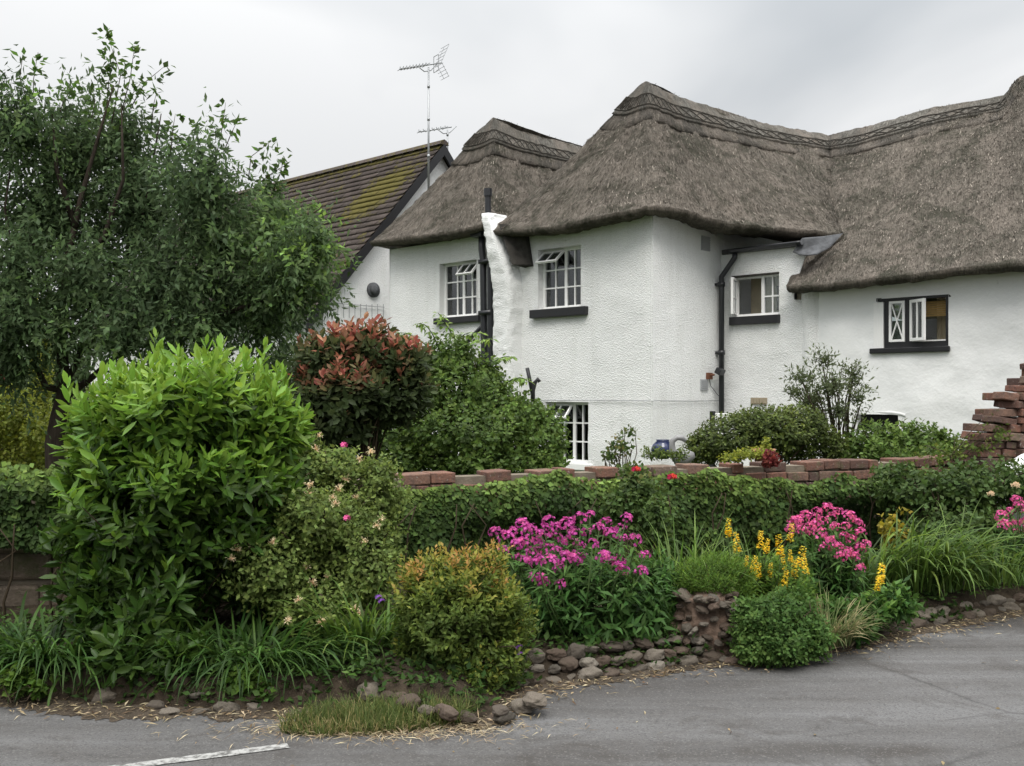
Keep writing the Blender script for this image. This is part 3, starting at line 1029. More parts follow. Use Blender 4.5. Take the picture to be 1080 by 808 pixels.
# ---- buttress beside the pipes, with its sloping weathering
def buttress():
    ys = [222, 224, 228, 236, 250, 265, 280, 300, 340, 380, 430, 500]
    lf = [511.5, 511, 511, 511.5, 513, 515, 517.5, 519.5, 520.5, 520.5, 520, 519]
    rt = [518, 518.5, 519, 520.5, 525, 530, 535.5, 539.5, 540, 540, 540.5, 541]
    pr = [.33, .35, .37, .39, .39, .37, .33, .30, .28, .28, .28, .28]
    rows = []
    for y in np.concatenate([np.linspace(226, 240, 12), np.linspace(242, 500, 120)]):
        l, r, p = np.interp(y, ys, lf), np.interp(y, ys, rt), np.interp(y, ys, pr)
        al, z = onb(l, y, -p * .8); ar, _ = onb(r, y, -p * .8)
        row = []
        n = 24
        for i in range(n + 1):
            f = PI * i / n
            cx = math.copysign(abs(math.cos(f)) ** .32, math.cos(f)); sy = abs(math.sin(f)) ** .32
            row.append(((al + ar) / 2 - (ar - al) / 2 * cx, .05 - (p + .05) * sy, z))
        rows.append(row)
    rows = rows[::-1]
    n = 25
    V = np.array([p for r in rows for p in r])
    V[:, :2] += (.03 * fbm(V, 2.5, 3) + .014 * vnoise(V, 14) + .008 * vnoise(V, 30))[:, None]
    Q = [(i * n + j, i * n + j + 1, (i + 1) * n + j + 1, (i + 1) * n + j) for i in range(len(rows) - 1) for j in range(n - 1)]
    o = np_mesh('buttress', V, [np.array(Q), np.array([[(len(rows) - 1) * n + j for j in range(n)]])], M['rough'], cottage, True)
    # weathering slab sloping off its right side under the eaves
    bo = (-.36, -.10, -.05, -.31)
    p = [onb(x, y, q_) for (x, y), q_ in zip(((526, 236), (552, 238), (560, 279), (540, 279)), bo)]
    m = MB()
    vs = []
    for k, (a, z) in enumerate(p):
        out = bo[k]
        vs += [(a, out, z), (a, .03, z - .03)]
    m.add(vs, [(0, 2, 4, 6), (1, 7, 5, 3), (0, 1, 3, 2), (2, 3, 5, 4), (4, 5, 7, 6), (6, 7, 1, 0)])
    m.build('weathering', M['dark_stain'], cottage)


buttress()

# ---- pipes
def ppt(px, py, b):
    a, z = onb(px, py, b)
    return (a, b, z)


m = MB()
m.tube([ppt(508, 246, -.10), ppt(508, 262, -.10), ppt(509.5, 275, -.10), ppt(511, 400, -.10), ppt(511, 490, -.10)], .055, 12)
m.tube([ppt(517, 262, -.12), ppt(517, 275, -.12), ppt(517.5, 400, -.12), ppt(517.5, 490, -.12)], .05, 12)
for y in (276, 330, 395):
    a, z = onb(514, y, -.1)
    m.box(a - .13, a + .13, -.185, -.01, z - .035, z + .035)
m.tube([ppt(491, 363, -.08), ppt(509, 343, -.08)], .035, 8)
sp = m.build('soil_pipe', M['black_pipe'], cottage, True)
a, z = onb(507, 246, -.1)
MB().box(a - .13, a + .13, -.23, -.02, z - .07, z + .11).build('hopper_head', M['black_pipe'], sp, bevel=.015)
m = MB()
m.tube([ppt(515, 246, -.2), ppt(514.6, 207, -.2)], .05, 12)
m.tube([ppt(514.6, 207, -.2), ppt(514.6, 199, -.2)], .068, 12)
m.build('vent_pipe', M['black_pipe'], cottage)

# flat roof of the recess: slab, gutter, downpipe, lead
gz = onb(800, 262, BM - .08)[1]
MB().box(.03, XM - .12, BM - .02, 3.4, gz - .03, gz + .05).build('flat_roof', M['felt'], cottage, bevel=.015)
m = MB()
g0 = np.array(ppt(769, 265.5, BM - .09)); g1 = np.array(ppt(846, 256.5, BM - .09))
vs, fs = [], []
for i in range(15):
    p = g0 + (g1 - g0) * i / 14
    for k in range(9):
        f = PI * k / 8
        vs.append((p[0], p[1] - .065 * math.cos(f), p[2] - .065 * math.sin(f) + .03))
    for k in range(9):
        f = PI * (8 - k) / 8
        vs.append((p[0], p[1] - .055 * math.cos(f), p[2] - .055 * math.sin(f) + .03))
for i in range(14):
    for k in range(18):
        k2 = (k + 1) % 18
        fs.append((i * 18 + k, (i + 1) * 18 + k, (i + 1) * 18 + k2, i * 18 + k2))
fs += [tuple(range(18)), tuple(14 * 18 + k for k in reversed(range(18)))]
m.add(vs, fs)
gut = m.build('gutter', M['black_pipe'], cottage, True)
bp = .055
m = MB()
def qpt(px, py, a_):
    b, z = ona(px, py, a_)
    return (a_, b, z)
b_dp, _ = ona(761, 300, .10)
top = (g0[0] + .10, g0[1], g0[2] - .04)
zbend = onb(763, 293, BM)[1]
m.tube([top, (top[0], top[1], top[2] - .06), (.10, b_dp, zbend), (.10, b_dp, zbend - .1), (.10, b_dp, 0.2)], .042, 12)
for y in (300, 372):
    z = ona(761, y, .1)[1]
    m.tube([(.10, b_dp, z - .035), (.10, b_dp, z + .035)], .056, 12)
    m.box(.0, .10, b_dp - .05, b_dp + .05, z - .02, z + .02)
m.build('downpipe', M['black_pipe'], cottage, True)
# crumpled lead between the flat roof and the lower thatch
def to_l(px, py, Y): return w2l(P(px, py, Y))
g = [np.array(ppt(*q)) for q in ((836, 264, 1.68), (846, 253, 1.72), (868, 249, 2.0), (889, 248, 2.3), (875, 261, 1.95), (862, 268, 1.75), (852, 271, 1.64), (843, 269, 1.66))]
cen = sum(g) / len(g)
n = 7
V, Q = [], []
idx = {}
for i, p in enumerate(g):
    for j in range(n + 1):
        q = cen + (p - cen) * j / n
        q = q + np.array([0, 0, 1]) * float(vnoise(q[None] + i * 0, 9)[0]) * .05
        idx[(i, j)] = len(V); V.append(q)
for i in range(len(g)):
    for j in range(n):
        i2 = (i + 1) % len(g)
        Q.append((idx[(i, j)], idx[(i, j + 1)], idx[(i2, j + 1)], idx[(i2, j)]))
lo = np_mesh('lead_flashing', V, [Q], M['lead'], cottage)
sm = lo.modifiers.new('thick', 'SOLIDIFY'); sm.thickness = .012; sm.offset = 0


# ---- thatch: lofted columns from eave to ridge
def catmull(K, per):
    """K: list of np arrays; per: list of counts per span. returns dense list"""
    out = []
    n = len(K)
    for i in range(n - 1):
        p0, p1, p2, p3 = K[max(i - 1, 0)], K[i], K[i + 1], K[min(i + 2, n - 1)]
        for j in range(per[i]):
            t = j / per[i]
            # centripetal-ish tension to avoid overshoot
            m1 = (p2 - p0) * .32
            m2 = (p3 - p1) * .32
            mx = np.linalg.norm(p2 - p1)
            for mm in (m1, m2):
                l = np.linalg.norm(mm)
                if l > mx: mm *= mx / l
            h = (2 * t ** 3 - 3 * t ** 2 + 1) * p1 + (t ** 3 - 2 * t ** 2 + t) * m1 + (-2 * t ** 3 + 3 * t ** 2) * p2 + (t ** 3 - t ** 2) * m2
            out.append(h)
    out.append(K[-1])
    return np.array(out)


STRAW = []   # (pos, downslope dir, normal)


def thatch_strip(eaves, ridges, capflags, name, label=None, step=.07, rows=46, thick=.13, sag=.05, seed=0.0):
    E = [np.array(e, float) for e in eaves]
    R = [np.array(r, float) for r in ridges]
    per = [max(3, int(max(np.linalg.norm(E[i + 1] - E[i]), np.linalg.norm(R[i + 1] - R[i]) * .8) / step)) for i in range(len(E) - 1)]
    e = catmull(E, per); r = catmull(R, per)
    n = len(e)
    ucum = np.concatenate([[0], np.cumsum(np.maximum(np.linalg.norm(np.diff(e, axis=0), axis=1), .6 * np.linalg.norm(np.diff(r, axis=0), axis=1)))])
    S = np.linspace(0, 1, rows + 1)
    L = np.linalg.norm(r - e, axis=1)
    X = e[:, None, :] + (r - e)[:, None, :] * S[None, :, None]
    prof = np.sin(PI * S) * sag - .05 * np.exp(-S * 14)
    X[..., 2] -= prof[None, :] * np.clip(L / 2.5, .3, 1.3)[:, None]
    # normals by finite differences
    dU = np.gradient(X, axis=0); dS = np.gradient(X, axis=1)
    N = nrmz(np.cross(dU, dS))
    N = np.where(N[..., 2:3] < 0, -N, N)
    disp = .035 * fbm(X, 1.6, 3, seed) + .022 * vnoise(X, 9, seed) + .016 * vnoise(X, 21, seed)
    X = X + N * disp[..., None]
    inw = r - e
    inw[:, 2] = 0
    inw = nrmz(inw)
    rag = .02 * vnoise(e * np.array([1, 1, .2]), 6, seed)[:, None] + .015 * vnoise(e, 19, seed)[:, None]
    up = np.array([[0, 0, 1.0]])
    X[:, 0] = X[:, 0] + inw * rag
    under1 = X[:, 0] + inw * .03 - up * (thick * .45)
    under1b = X[:, 0] + inw * .09 - up * (thick * .62 + rag * .5)
    under2 = X[:, 0] + inw * .62 - up * (thick * .42)
    A = np.concatenate([under2[:, None], under1b[:, None], under1[:, None], X], axis=1)
    m = A.shape[1]
    UV = np.zeros((n, m, 2))
    UV[..., 0] = ucum[:, None]
    UV[:, 3:, 1] = S[None, :] * L[:, None]
    UV[:, 0, 1] = -.9; UV[:, 1, 1] = -.22; UV[:, 2, 1] = -.1
    i, j = np.meshgrid(np.arange(n - 1), np.arange(m - 1), indexing='ij')
    q = np.stack([i * m + j, (i + 1) * m + j, (i + 1) * m + j + 1, i * m + j + 1], -1).reshape(-1, 4)
    o = np_mesh(name, A.reshape(-1, 3), [q], M['thatch'], cottage, True, uv=UV.reshape(-1, 2))
    if label: o['label'] = label
    # straw stubs
    area = np.linalg.norm(np.cross(dU, dS), axis=-1)[:-1, :-1]
    pr = (area / area.sum()).ravel()
    k = int(area.sum() * 520)
    ids = RNG.choice(len(pr), k, p=pr)
    ids = ids[(ids % rows) > 0]; k = len(ids)
    ii, jj = ids // rows, ids % rows
    fu, fs_ = RNG.random(k), RNG.random(k)
    pos = (X[ii, jj] * ((1 - fu) * (1 - fs_))[:, None] + X[ii + 1, jj] * (fu * (1 - fs_))[:, None] + X[ii, jj + 1] * ((1 - fu) * fs_)[:, None] + X[ii + 1, jj + 1] * (fu * fs_)[:, None])
    STRAW.append((pos, nrmz(-dS[ii, jj]), N[ii, jj]))
    # eave fringe of reed ends
    ke = int(ucum[-1] * 40)
    fi = RNG.integers(0, n, ke)
    if False: STRAW.append((X[fi, 0] + RNG.normal(0, .02, (ke, 3)) - up * .05 * RNG.random((ke, 1)), nrmz(-dS[fi, 0] - up * .3), nrmz(N[fi, 0] - inw[fi] * .6)))
    # ridge cap: thicker block over the top, stepped at its lower edge
    fl = np.interp(np.arange(n), np.concatenate([[0], np.cumsum(per)]), capflags)
    capw = fl
    ci = np.where(capw > .12)[0]
    if len(ci):
        def ridge_strip(extra, rc, off, mat, nm):
            s0 = 1 - np.clip((capw[ci] + extra) / np.maximum(L[ci], .3), 0, .85)
            T = s0[:, None] + (1 - s0)[:, None] * np.linspace(0, 1, rc + 1)[None, :]
            base = e[ci][:, None, :] + (r - e)[ci][:, None, :] * T[..., None]
            base[..., 2] -= np.sin(PI * T) * sag * np.clip(L[ci] / 2.5, .3, 1.3)[:, None]
            Nc = np.stack([N[ci, np.clip((T[:, kk] * rows).astype(int), 0, rows)] for kk in range(rc + 1)], 1)
            prof = off * (1 - .75 * np.linspace(0, 1, rc + 1) ** 3)
            Y = base + Nc * (prof[None, :, None] + .016 * vnoise(base, 8, 2)[..., None] + .012 * vnoise(base, 22, 5)[..., None])
            lip = base[:, :1] - Nc[:, :1] * .03
            Y = np.concatenate([lip, Y], 1)
            mm = Y.shape[1]
            nn_ = len(ci)
            i, j = np.meshgrid(np.arange(nn_ - 1), np.arange(mm - 1), indexing='ij')
            ok = (ci[1:] - ci[:-1] == 1)
            q = np.stack([i * mm + j, (i + 1) * mm + j, (i + 1) * mm + j + 1, i * mm + j + 1], -1)[ok].reshape(-1, 4)
            uvc = np.zeros((nn_, mm, 2))
            uvc[..., 0] = ucum[ci][:, None]
            uvc[:, 1:, 1] = T * L[ci][:, None]
            uvc[:, 0, 1] = uvc[:, 1, 1] - .1
            return np_mesh(nm, Y.reshape(-1, 3), [q], mat, cottage, True, uv=uvc.reshape(-1, 2)), Y, Nc, nn_
        rc = 9
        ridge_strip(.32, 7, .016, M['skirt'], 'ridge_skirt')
        co, Y, Nc, nn_ = ridge_strip(0, rc, .045, M['cap'], 'ridge_cap')
        # liggers: two rails and a cross pattern
        mb = MB()
        def capat(x, f):
            x = min(max(x, 0), nn_ - 1.001)
            a = int(x); t = x - a
            g = f * rc
            bq = min(int(g), rc - 1); w = g - bq
            pA = Y[a, 1 + bq] * (1 - w) + Y[a, 2 + bq] * w
            pB = Y[a + 1, 1 + bq] * (1 - w) + Y[a + 1, 2 + bq] * w
            return pA * (1 - t) + pB * t + (Nc[a, 0]) * .012
        for f in (.10, .46):
            pts = [capat(x, f) for x in np.arange(0, nn_ - 1, 2.0)]
            if len(pts) > 2: mb.tube(pts, .011, 4, False)
        x = 0.0
        zig = []
        while x < nn_ - 1:
            zig.append(x); x += max(2.0, 3.2)
        for par in (0, 1):
            pts = [capat(xx, .12 if (i + par) % 2 == 0 else .44) for i, xx in enumerate(zig)]
            if len(pts) > 2: mb.tube(pts, .009, 4, False)
        mb.build('ligger', M['ligger'], co)
    return X, r


rp2 = to_l(681, 86, 17.2)      # peak of the right hip
rp1 = to_l(520, 124, 19.05)    # peak of the left hip
jn = to_l(873, 143, 19.5)      # where the wing ridge meets the main ridge
mr1 = to_l(915, 134, 18.95)
mr2 = to_l(985, 114, 18.1)
mr3 = to_l(1058, 101, 17.3)
mr4 = to_l(1078, 80, 17.0)
mr5 = to_l(1140, 66, 16.3)
mr6 = to_l(1500, -30, 12.8)
q1 = to_l(742, 111, 18.0)
q2 = to_l(805, 130, 18.75)
q0 = to_l(704, 98, 17.5)
K2e = [(-3.1, 7, 4.95), (-3.1, 3, 4.85), (-3.12, .7, 4.6), (-3.02, -.30, 4.30), (-2.4, -.40, 4.22), (-1.3, -.42, 4.2), (-.25, -.42, 4.22), (.22, -.28, 4.27), (.42, .25, 4.27), (.55, .9, 4.2), (.95, 1.75, 4.13), (1.55, 2.72, 4.12)]
K2r = [(-1.3, 7, 6.6), (-1.38, 3.4, 6.75), tuple(rp2 + [0, .5, 0]), tuple(rp2), tuple(rp2), tuple(rp2), tuple(rp2 + [0, .02, 0]), tuple(rp2 + [0, .06, 0]), tuple(rp2 * .5 + q0 * .5), tuple(q0), tuple(q1), tuple(q2)]
c2 = [.5, .6, .72, .76, .78, .8, .8, .78, .74, .7, .68, .68]
K2e += [(1.62, 2.66, 4.07), (1.60, 2.45, 3.98), (1.45, 2.0, 3.62), (1.28, 1.55, 3.26), (1.42, 1.42, 3.19), (2.1, 1.40, 3.2), (3.0, 1.40, 3.22), (4.2, 1.40, 3.25), (5.2, 1.40, 3.25), (6.5, 1.4, 3.25), (8.5, 1.4, 3.25)]
K2r += [tuple(jn * .75 + q2 * .25), tuple(jn), tuple(jn * .8 + mr1 * .2), tuple(jn * .5 + mr1 * .5), tuple(jn * .3 + mr1 * .7), tuple(mr1), tuple(mr2), tuple(mr3), tuple(mr4), tuple(mr5), tuple(mr6)]
c2 += [.70, .72, .72, .72, .72, .72, .70, .6, .0, .0, 0]
X2, r2 = thatch_strip(K2e, K2r, c2, 'thatched_roof', 'thatch over the right hip end and main range', seed=1.0)
K1e = [(-6.25, 7, 4.45), (-6.3, 3, 4.45), (-6.32, .6, 4.45), (-6.15, -.22, 4.43), (-5.6, -.40, 4.40), (-4.5, -.42, 4.38), (-3.5, -.40, 4.36), (-3.1, -.25, 4.42), (-3.1, .7, 4.62), (-3.1, 3, 4.86), (-3.1, 7, 4.95)]
K1r = [(-4.5, 7, 6.7), (-4.5, 3.2, 6.7), tuple(rp1 + [0, .4, 0]), tuple(rp1), tuple(rp1), tuple(rp1), tuple(rp1), tuple(rp1 + [0, .05, 0]), tuple(to_l(548, 138, 19.6)), tuple(to_l(612, 155, 20.8)), (-4.5, 7, 6.7)]
c1 = [.6, .65, .74, .78, .8, .8, .78, .72, .66, .6, .5]
thatch_strip(K1e, K1r, c1, 'thatched_roof', 'thatch over the left hip end', seed=4.0)

# the rear slopes of the roof, plain
def rear(pts_r, pts_e):
    V = [tuple(p) for p in pts_r] + [tuple(p) for p in pts_e]
    n = len(pts_r)
    return np_mesh('rear_thatch', V, [[(i, i + 1, n + i + 1, n + i) for i in range(n - 1)]], M['thatch'], cottage, uv=[(v[0], v[2]) for v in V])


rear([jn, mr1, mr2, mr3, mr4, mr5, mr6], [(jn[0], 10.2, 3.2), (mr1[0], 10.2, 3.2), (mr2[0], 10.2, 3.2), (mr3[0], 10.2, 3.2), (mr4[0], 10.2, 3.2), (mr5[0], 10.2, 3.2), (8.5, 10.2, 3.2)])
rear([(-4.5, 7, 6.7), (-3.1, 7, 4.95), (-1.3, 7, 6.6), jn], [(-6.3, 10.2, 4.3), (-3.1, 10.2, 4.0), (-1.3, 10.2, 3.6), (jn[0], 10.2, 3.2)])

# loose straw on the thatch: slivers lying down the slope
p = np.concatenate([s[0] for s in STRAW]); d = np.concatenate([s[1] for s in STRAW]); nn = np.concatenate([s[2] for s in STRAW])
N_ = len(p)
d = nrmz(d + RNG.normal(0, .22, d.shape) + nn * .008)
sd = nrmz(np.cross(d, nn))
L_ = RNG.uniform(.03, .10, N_)[:, None]; W_ = RNG.uniform(.002, .0055, N_)[:, None]
a_ = p + nn * .004 - d * L_ * .4
V = np.stack([a_ + sd * W_, a_ - sd * W_, a_ + d * L_ - sd * W_ + nn * .004, a_ + d * L_ + sd * W_ + nn * .004], 1)
b0 = (np.arange(N_) * 4)[:, None]
so = np_mesh('straw', V.reshape(-1, 3), [b0 + np.array([[0, 1, 2, 3]])], M['straw'], cottage)
so['kind'] = 'stuff'

# ================================================================== NEIGHBOUR HOUSE
HX, HY = -3.62, 20.0
house = thing('tiled_house', 'white gabled house with mossy brown tiled roof behind the thatched cottage', 'house', (HX, HY, 0), -TH)
HL, HD, EZ, RZ = 10.0, 6.0, 3.62, 6.98
hm = HD / 2


def h2l(p):
    x, y = p[0] - HX, p[1] - HY
    return np.array([cc * x - ss * y, ss * x + cc * y, p[2]])


m = MB()
m.add([(0, 0, -.3), (0, HD, -.3), (0, HD, EZ), (0, hm, RZ - .1), (0, 0, EZ), (-HL, 0, -.3), (-HL, HD, -.3), (-HL, HD, EZ), (-HL, hm, RZ - .1), (-HL, 0, EZ)],
      [(0, 1, 2, 3, 4), (9, 8, 7, 6, 5), (0, 4, 9, 5), (1, 6, 7, 2)])
m.build('wall', M['rough'], house)
sl = math.atan2(RZ - EZ, hm)
slen = math.hypot(RZ - EZ, hm) + .45
ca_, sa_ = math.cos(sl), math.sin(sl)
V, Q, MO = [], [], []
rows, tw = 27, .30
rh = slen / rows
for r in range(rows):
    s0 = r * rh; s1 = s0 + rh + .05
    x = .16 - (tw / 2 if r % 2 else 0)
    first = True
    while x > -HL - .2:
        xa, xb = (min(x, .16)) - .004, x - tw + .004
        if r % 2 and first: xa = .16; xb = x + .002 if False else .16 - tw / 2 + .004
        j = RNG.normal(0, .006); jt = RNG.normal(0, .004)
        def at(s, h, xx):
            # along slope from the eave
            bb = -.45 * ca_ + s * ca_ - h * sa_
            zz = EZ - .45 * sa_ + s * sa_ + h * ca_ + .04
            return (xx, bb, zz)
        n0 = len(V)
        hl = .045 + jt; hu = .008
        V += [at(s0 + j, hl, xa), at(s0 + j, hl, xb), at(s1, hu, xb), at(s1, hu, xa), at(s0 + j, hl - .026, xa), at(s0 + j, hl - .026, xb)]
        Q += [(n0, n0 + 3, n0 + 2, n0 + 1), (n0, n0 + 1, n0 + 5, n0 + 4)]
        sm_ = (s0 + s1) / 2 / slen
        mo = math.exp(-((xa + .75 + (sm_ - .72) * -1.6) / .95) ** 2 - ((sm_ - .72) / .24) ** 2) * 1.0
        mo = max(mo, .74 * max(0, (sm_ - .86) / .14), .36 + .25 * random.random() ** 4)
        MO += [mo] * 6
        x -= tw if not (r % 2 and first) else 0
        if r % 2 and first: x = .16 - tw / 2
        first = False
np_mesh('tiled_roof', V, [np.array(Q)], M['tile'], house, attrs={'moss': MO})
m = MB()
bz = lambda b, h=0: EZ + (RZ - EZ) * (b / hm) + h
m.add([(.15, -.32, bz(-.32) + .02), (.15, hm, RZ + .02), (-HL - .15, hm, RZ + .02), (-HL - .15, -.32, bz(-.32) + .02),
       (.15, -.32, bz(-.32) - .05), (.15, hm, RZ - .05), (-HL - .15, hm, RZ - .05), (-HL - .15, -.32, bz(-.32) - .05),
       (.15, HD + .32, bz(-.32) + .02), (-HL - .15, HD + .32, bz(-.32) + .02), (.15, HD + .32, bz(-.32) - .05), (-HL - .15, HD + .32, bz(-.32) - .05)],
      [(0, 1, 2, 3), (7, 6, 5, 4), (1, 8, 9, 2), (5, 6, 11, 10), (0, 3, 7, 4), (8, 10, 11, 9)])
m.build('roof_boarding', M['dark_stain'], house)
m = MB()
n = 28
for i in range(n):
    x0 = .17 - (HL + .3) * i / n
    x1 = x0 - (HL + .3) / n + .01
    pr = [(-.13, -.05), (-.08, .03), (0, .065), (.08, .03), (.13, -.05)]
    vs = [(x, hm + q[0], RZ + .08 + q[1]) for x in (x0, x1) for q in pr]
    m.add(vs, [(k, k + 1, k + 6, k + 5) for k in range(4)] + [(0, 1, 2, 3, 4)])
o = m.build('ridge_tile', M['tile'], house)
at_ = o.data.attributes.new('moss', 'FLOAT', 'POINT')
at_.data.foreach_set('value', np.full(len(o.data.vertices), .52, dtype=np.float32))
for sgn in (1, -1):
    b0_, b1_ = (-.5, hm) if sgn == 1 else (HD + .5, hm)
    z0_, z1_ = EZ - .5 * (RZ - EZ) / hm, RZ
    m = MB()
    vs = []
    for x in (.135, .175):
        vs += [(x, b0_, z0_ + .05), (x, b1_, z1_ + .05), (x, b1_, z1_ - .19), (x, b0_, z0_ - .19)]
    f = [(0, 1, 2, 3), (7, 6, 5, 4), (0, 4, 5, 1), (2, 6, 7, 3), (0, 3, 7, 4)]
    m.add(vs, f)
    m.build('bargeboard', M['black_paint'], house)
# soffit under the verge
m = MB()
m.add([(-.0, -.45, bz(-.45) - .10), (.14, -.45, bz(-.45) - .10), (.14, hm, RZ - .10), (0, hm, RZ - .10)], [(0, 1, 2, 3)])
m.build('soffit', M['dark_stain'], house)
# round extractor vent on the gable wall
def gable_pt(px, py):
    k = (px - 540) / F
    b = (k * HY - HX) / (ss - k * cc)
    Y = HY + cc * b
    return b, EYE + (HZ - py) / F * Y


vb, vz = gable_pt(393, 306)
m = MB()
m.tube([(-.01, vb, vz), (.05, vb, vz)], .15, 20)
m.tube([(.05, vb, vz), (.09, vb, vz)], [.11, .06], 20)
m.build('extractor_vent', M['lead'], house, True)
m = MB()
for i in range(9):
    b_i, z_i = gable_pt(355 + i * 6, 322)
    m.tube([(.04, b_i, z_i + .02), (.04, b_i, z_i - .25)], .006, 4)
bA, zA = gable_pt(352, 320); bB, zB = gable_pt(404, 322)
m.tube([(.04, bA, zA), (.04, bB, zA)], .008, 4)
m.build('wall_wires', M['metal'], house)


# ---- aerials
def aerial(name, label, base, top, boom_dir, back, fwd, nel, refl, rad=.022):
    root = thing(name, label, 'aerial', tuple(base))
    B = np.array(base)
    up = np.array(top) - B
    m = MB().tube([(0, 0, 0), tuple(up)], [rad, rad * .8], 8)
    for f in (.35, .62, .86): m.tube([tuple(up * f - [0, 0, .03]), tuple(up * f + [0, 0, .03])], rad * 1.25, 8)
    m.build('mast', M['metal'], root, True)
    d = np.array([*boom_dir]); d = d / np.linalg.norm(d)
    s = np.array([-d[1], d[0], 0]); s /= np.linalg.norm(s)
    c = up + np.array([0, 0, .05])
    m = MB().tube([c - d * back, c + d * fwd], .014, 6)
    m.tube([c - d * .22 - [0, 0, .0], c - d * .05 - [0, 0, .12], c + d * .1 - [0, 0, .12], c + d * .25], .012, 6)
    m.build('boom', M['metal'], root, True)
    m = MB()
    for i in range(nel):
        q = c + d * (.06 + (fwd - .08) * i / (nel - 1))
        l = .17 - .06 * i / nel
        m.tube([q - s * l - [0, 0, 0], q + s * l], .006, 5)
        m.tube([q, q + np.array([0, 0, .05])], .010, 5)
    m.build('director', M['metal'], root)
    if refl:
        m = MB()
        for sg in (1, -1):
            for i in range(5):
                h = sg * (.04 + .07 * i)
                q = c - d * (back - .05 + .30 * i * .12) + np.array([0, 0, h])
                m.tube([q - s * .17, q + s * .17], .0045, 5)
            for t in (-.1, .1):
                m.tube([c - d * (back - .05) + s * t, c - d * (back + .13) + s * t + np.array([0, 0, sg * .32])], .005, 5)
        m.tube([c - d * (back - .12) - s * .1 + [0, 0, .16], c - d * (back - .12) + s * .1 + [0, 0, .16], c - d * (back - .12) + s * .1 - [0, 0, .16], c - d * (back - .12) - s * .1 - [0, 0, .16], c - d * (back - .12) - s * .1 + [0, 0, .16]], .008, 5)
        m.build('reflector', M['metal'], root)
    return root


Ya = 20.9
aerial('television_aerial', 'tall grey mast with a long aerial and mesh reflector above the roofs', P(452, 215, Ya), P(452, 71, Ya), P(418, 68, Ya - .3) - P(470, 60, Ya + .3), .30, .68, 9, True)
Yb = 23.2
aerial('television_aerial', 'small aerial on a short mast behind the apex of the mossy tiled roof', P(472, 172, Yb), P(472, 137, Yb), P(436, 139, Yb - .2) - P(476, 133, Yb + .2), .10, .72, 7, False, .02)

# ================================================================== FITTINGS BESIDE THE COTTAGE WALL
b, z = ona(747, 396, .0)
fl = thing('floodlight', 'small floodlight fixed on the white wall left of the downpipe', 'floodlight', tuple(l2w(0, b, z)), -TH)
MB().box(.0, .05, -.07, .05, -.06, .04).tube([(.05, -.02, 0), (.12, -.02, .01)], .018, 8).build('bracket', M['rust'], fl)
m = MB()
Mx = Matrix.Translation((.16, .08, .06)) @ Matrix.Rotation(.5, 4, 'Y')
m.box(-.05, .05, -.07, .07, -.045, .045, Mx)
m.build('lamp_head', M['black_pipe'], fl, bevel=.008)
MB().tube([(.05, -.05, -.05), (.03, .02, -.16), (.03, .22, -.30), (.03, .5, -.40)], .005, 5).build('wire', M['black_pipe'], fl)

a, z = onb(748, 441, BM - .0)
w = P(772, 452, 15.2)
mb_ = thing('meter_box', 'white meter box on the cottage wall below the downpipe', 'meter box', (w[0], w[1], 0), -TH)
MB().box(-.28, .28, -.02, .2, .6, w[2] + .22).build('cabinet', M['white_paint'], mb_, bevel=.01)
MB().box(-.36, -.30, -.03, .03, .55, w[2] + .25).build('post', M['black_paint'], mb_)

w = P(561, 425, 16.2)
br = thing('wall_bracket', 'black iron bracket with curled arm by the ground floor window', 'bracket', tuple(w))
m = MB()
def rel(px, py): return P(px, py, 16.2) - w
m.tube([rel(556, 388), rel(559, 402), rel(562, 418)], .03, 8)
m.tube([rel(562, 424), rel(562, 412), rel(564, 404), rel(567, 400), rel(569, 403)], .035, 8)
m.build('iron_arm', M['black_paint'], br, True)

# ================================================================== GROUND
def sheet(name, poly, z, mat, kind='structure'):
    o = np_mesh(name, [(x, y, z) for x, y in poly], [[tuple(range(len(poly)))]], mat)
    o['kind'] = kind
    return o


R = 500
sheet('ground', [(-R, -R), (R, -R), (R, R), (-R, R)], -.02, M['turf'])
EDGE = [tuple(G(x, y)[:2]) for x, y in ((-420, 742), (-160, 738), (0, 735), (60, 740), (130, 745), (200, 748), (280, 752), (330, 750), (400, 752), (460, 760), (505, 764), (524, 755), (534, 740), (560, 727), (600, 720), (660, 712), (740, 703), (800, 697), (850, 690), (910, 680), (960, 668), (1010, 657), (1080, 645))]
EDGE += [(4.8, 8.6), (6.2, 8.75), (9.5, 7.6), (20, 2)]
EA = np.array(EDGE)
rd = [(-60, EA[0][1] + .4)] + [(x - .02, y + .25) for x, y in EDGE] + [(60, -18), (60, -40), (-60, -40)]
sheet('road', rd, 0.0, M['asphalt'])
# white line
l0, l1 = G(304, 787)[:2], G(146, 807.5)[:2]
d = (l1 - l0) / np.linalg.norm(l1 - l0)
l1 = l0 + d * 2.4
nrm = np.array([-d[1], d[0]]) * .036
NSEG = 40
V, Q = [], []
for i in range(NSEG + 1):
    c = l0 + (l1 - l0) * i / NSEG
    j0, j1 = 1 + RNG.normal(0, .05), 1 + RNG.normal(0, .05)
    V += [(*(c + nrm * j0), .004), (*(c - nrm * j1), .004)]
Q = [(2 * i, 2 * i + 1, 2 * i + 3, 2 * i + 2) for i in range(NSEG)]
o = np_mesh('road_line', V, [Q], M['linepaint'])
o['kind'] = 'structure'

# walls of the front garden (plan)
WL0, WL1 = np.array([-8.0, 6.75]), np.array([-1.35, 7.35])
WR0, WR1 = np.array([-1.0, 8.05]), np.array([4.6, 10.55])
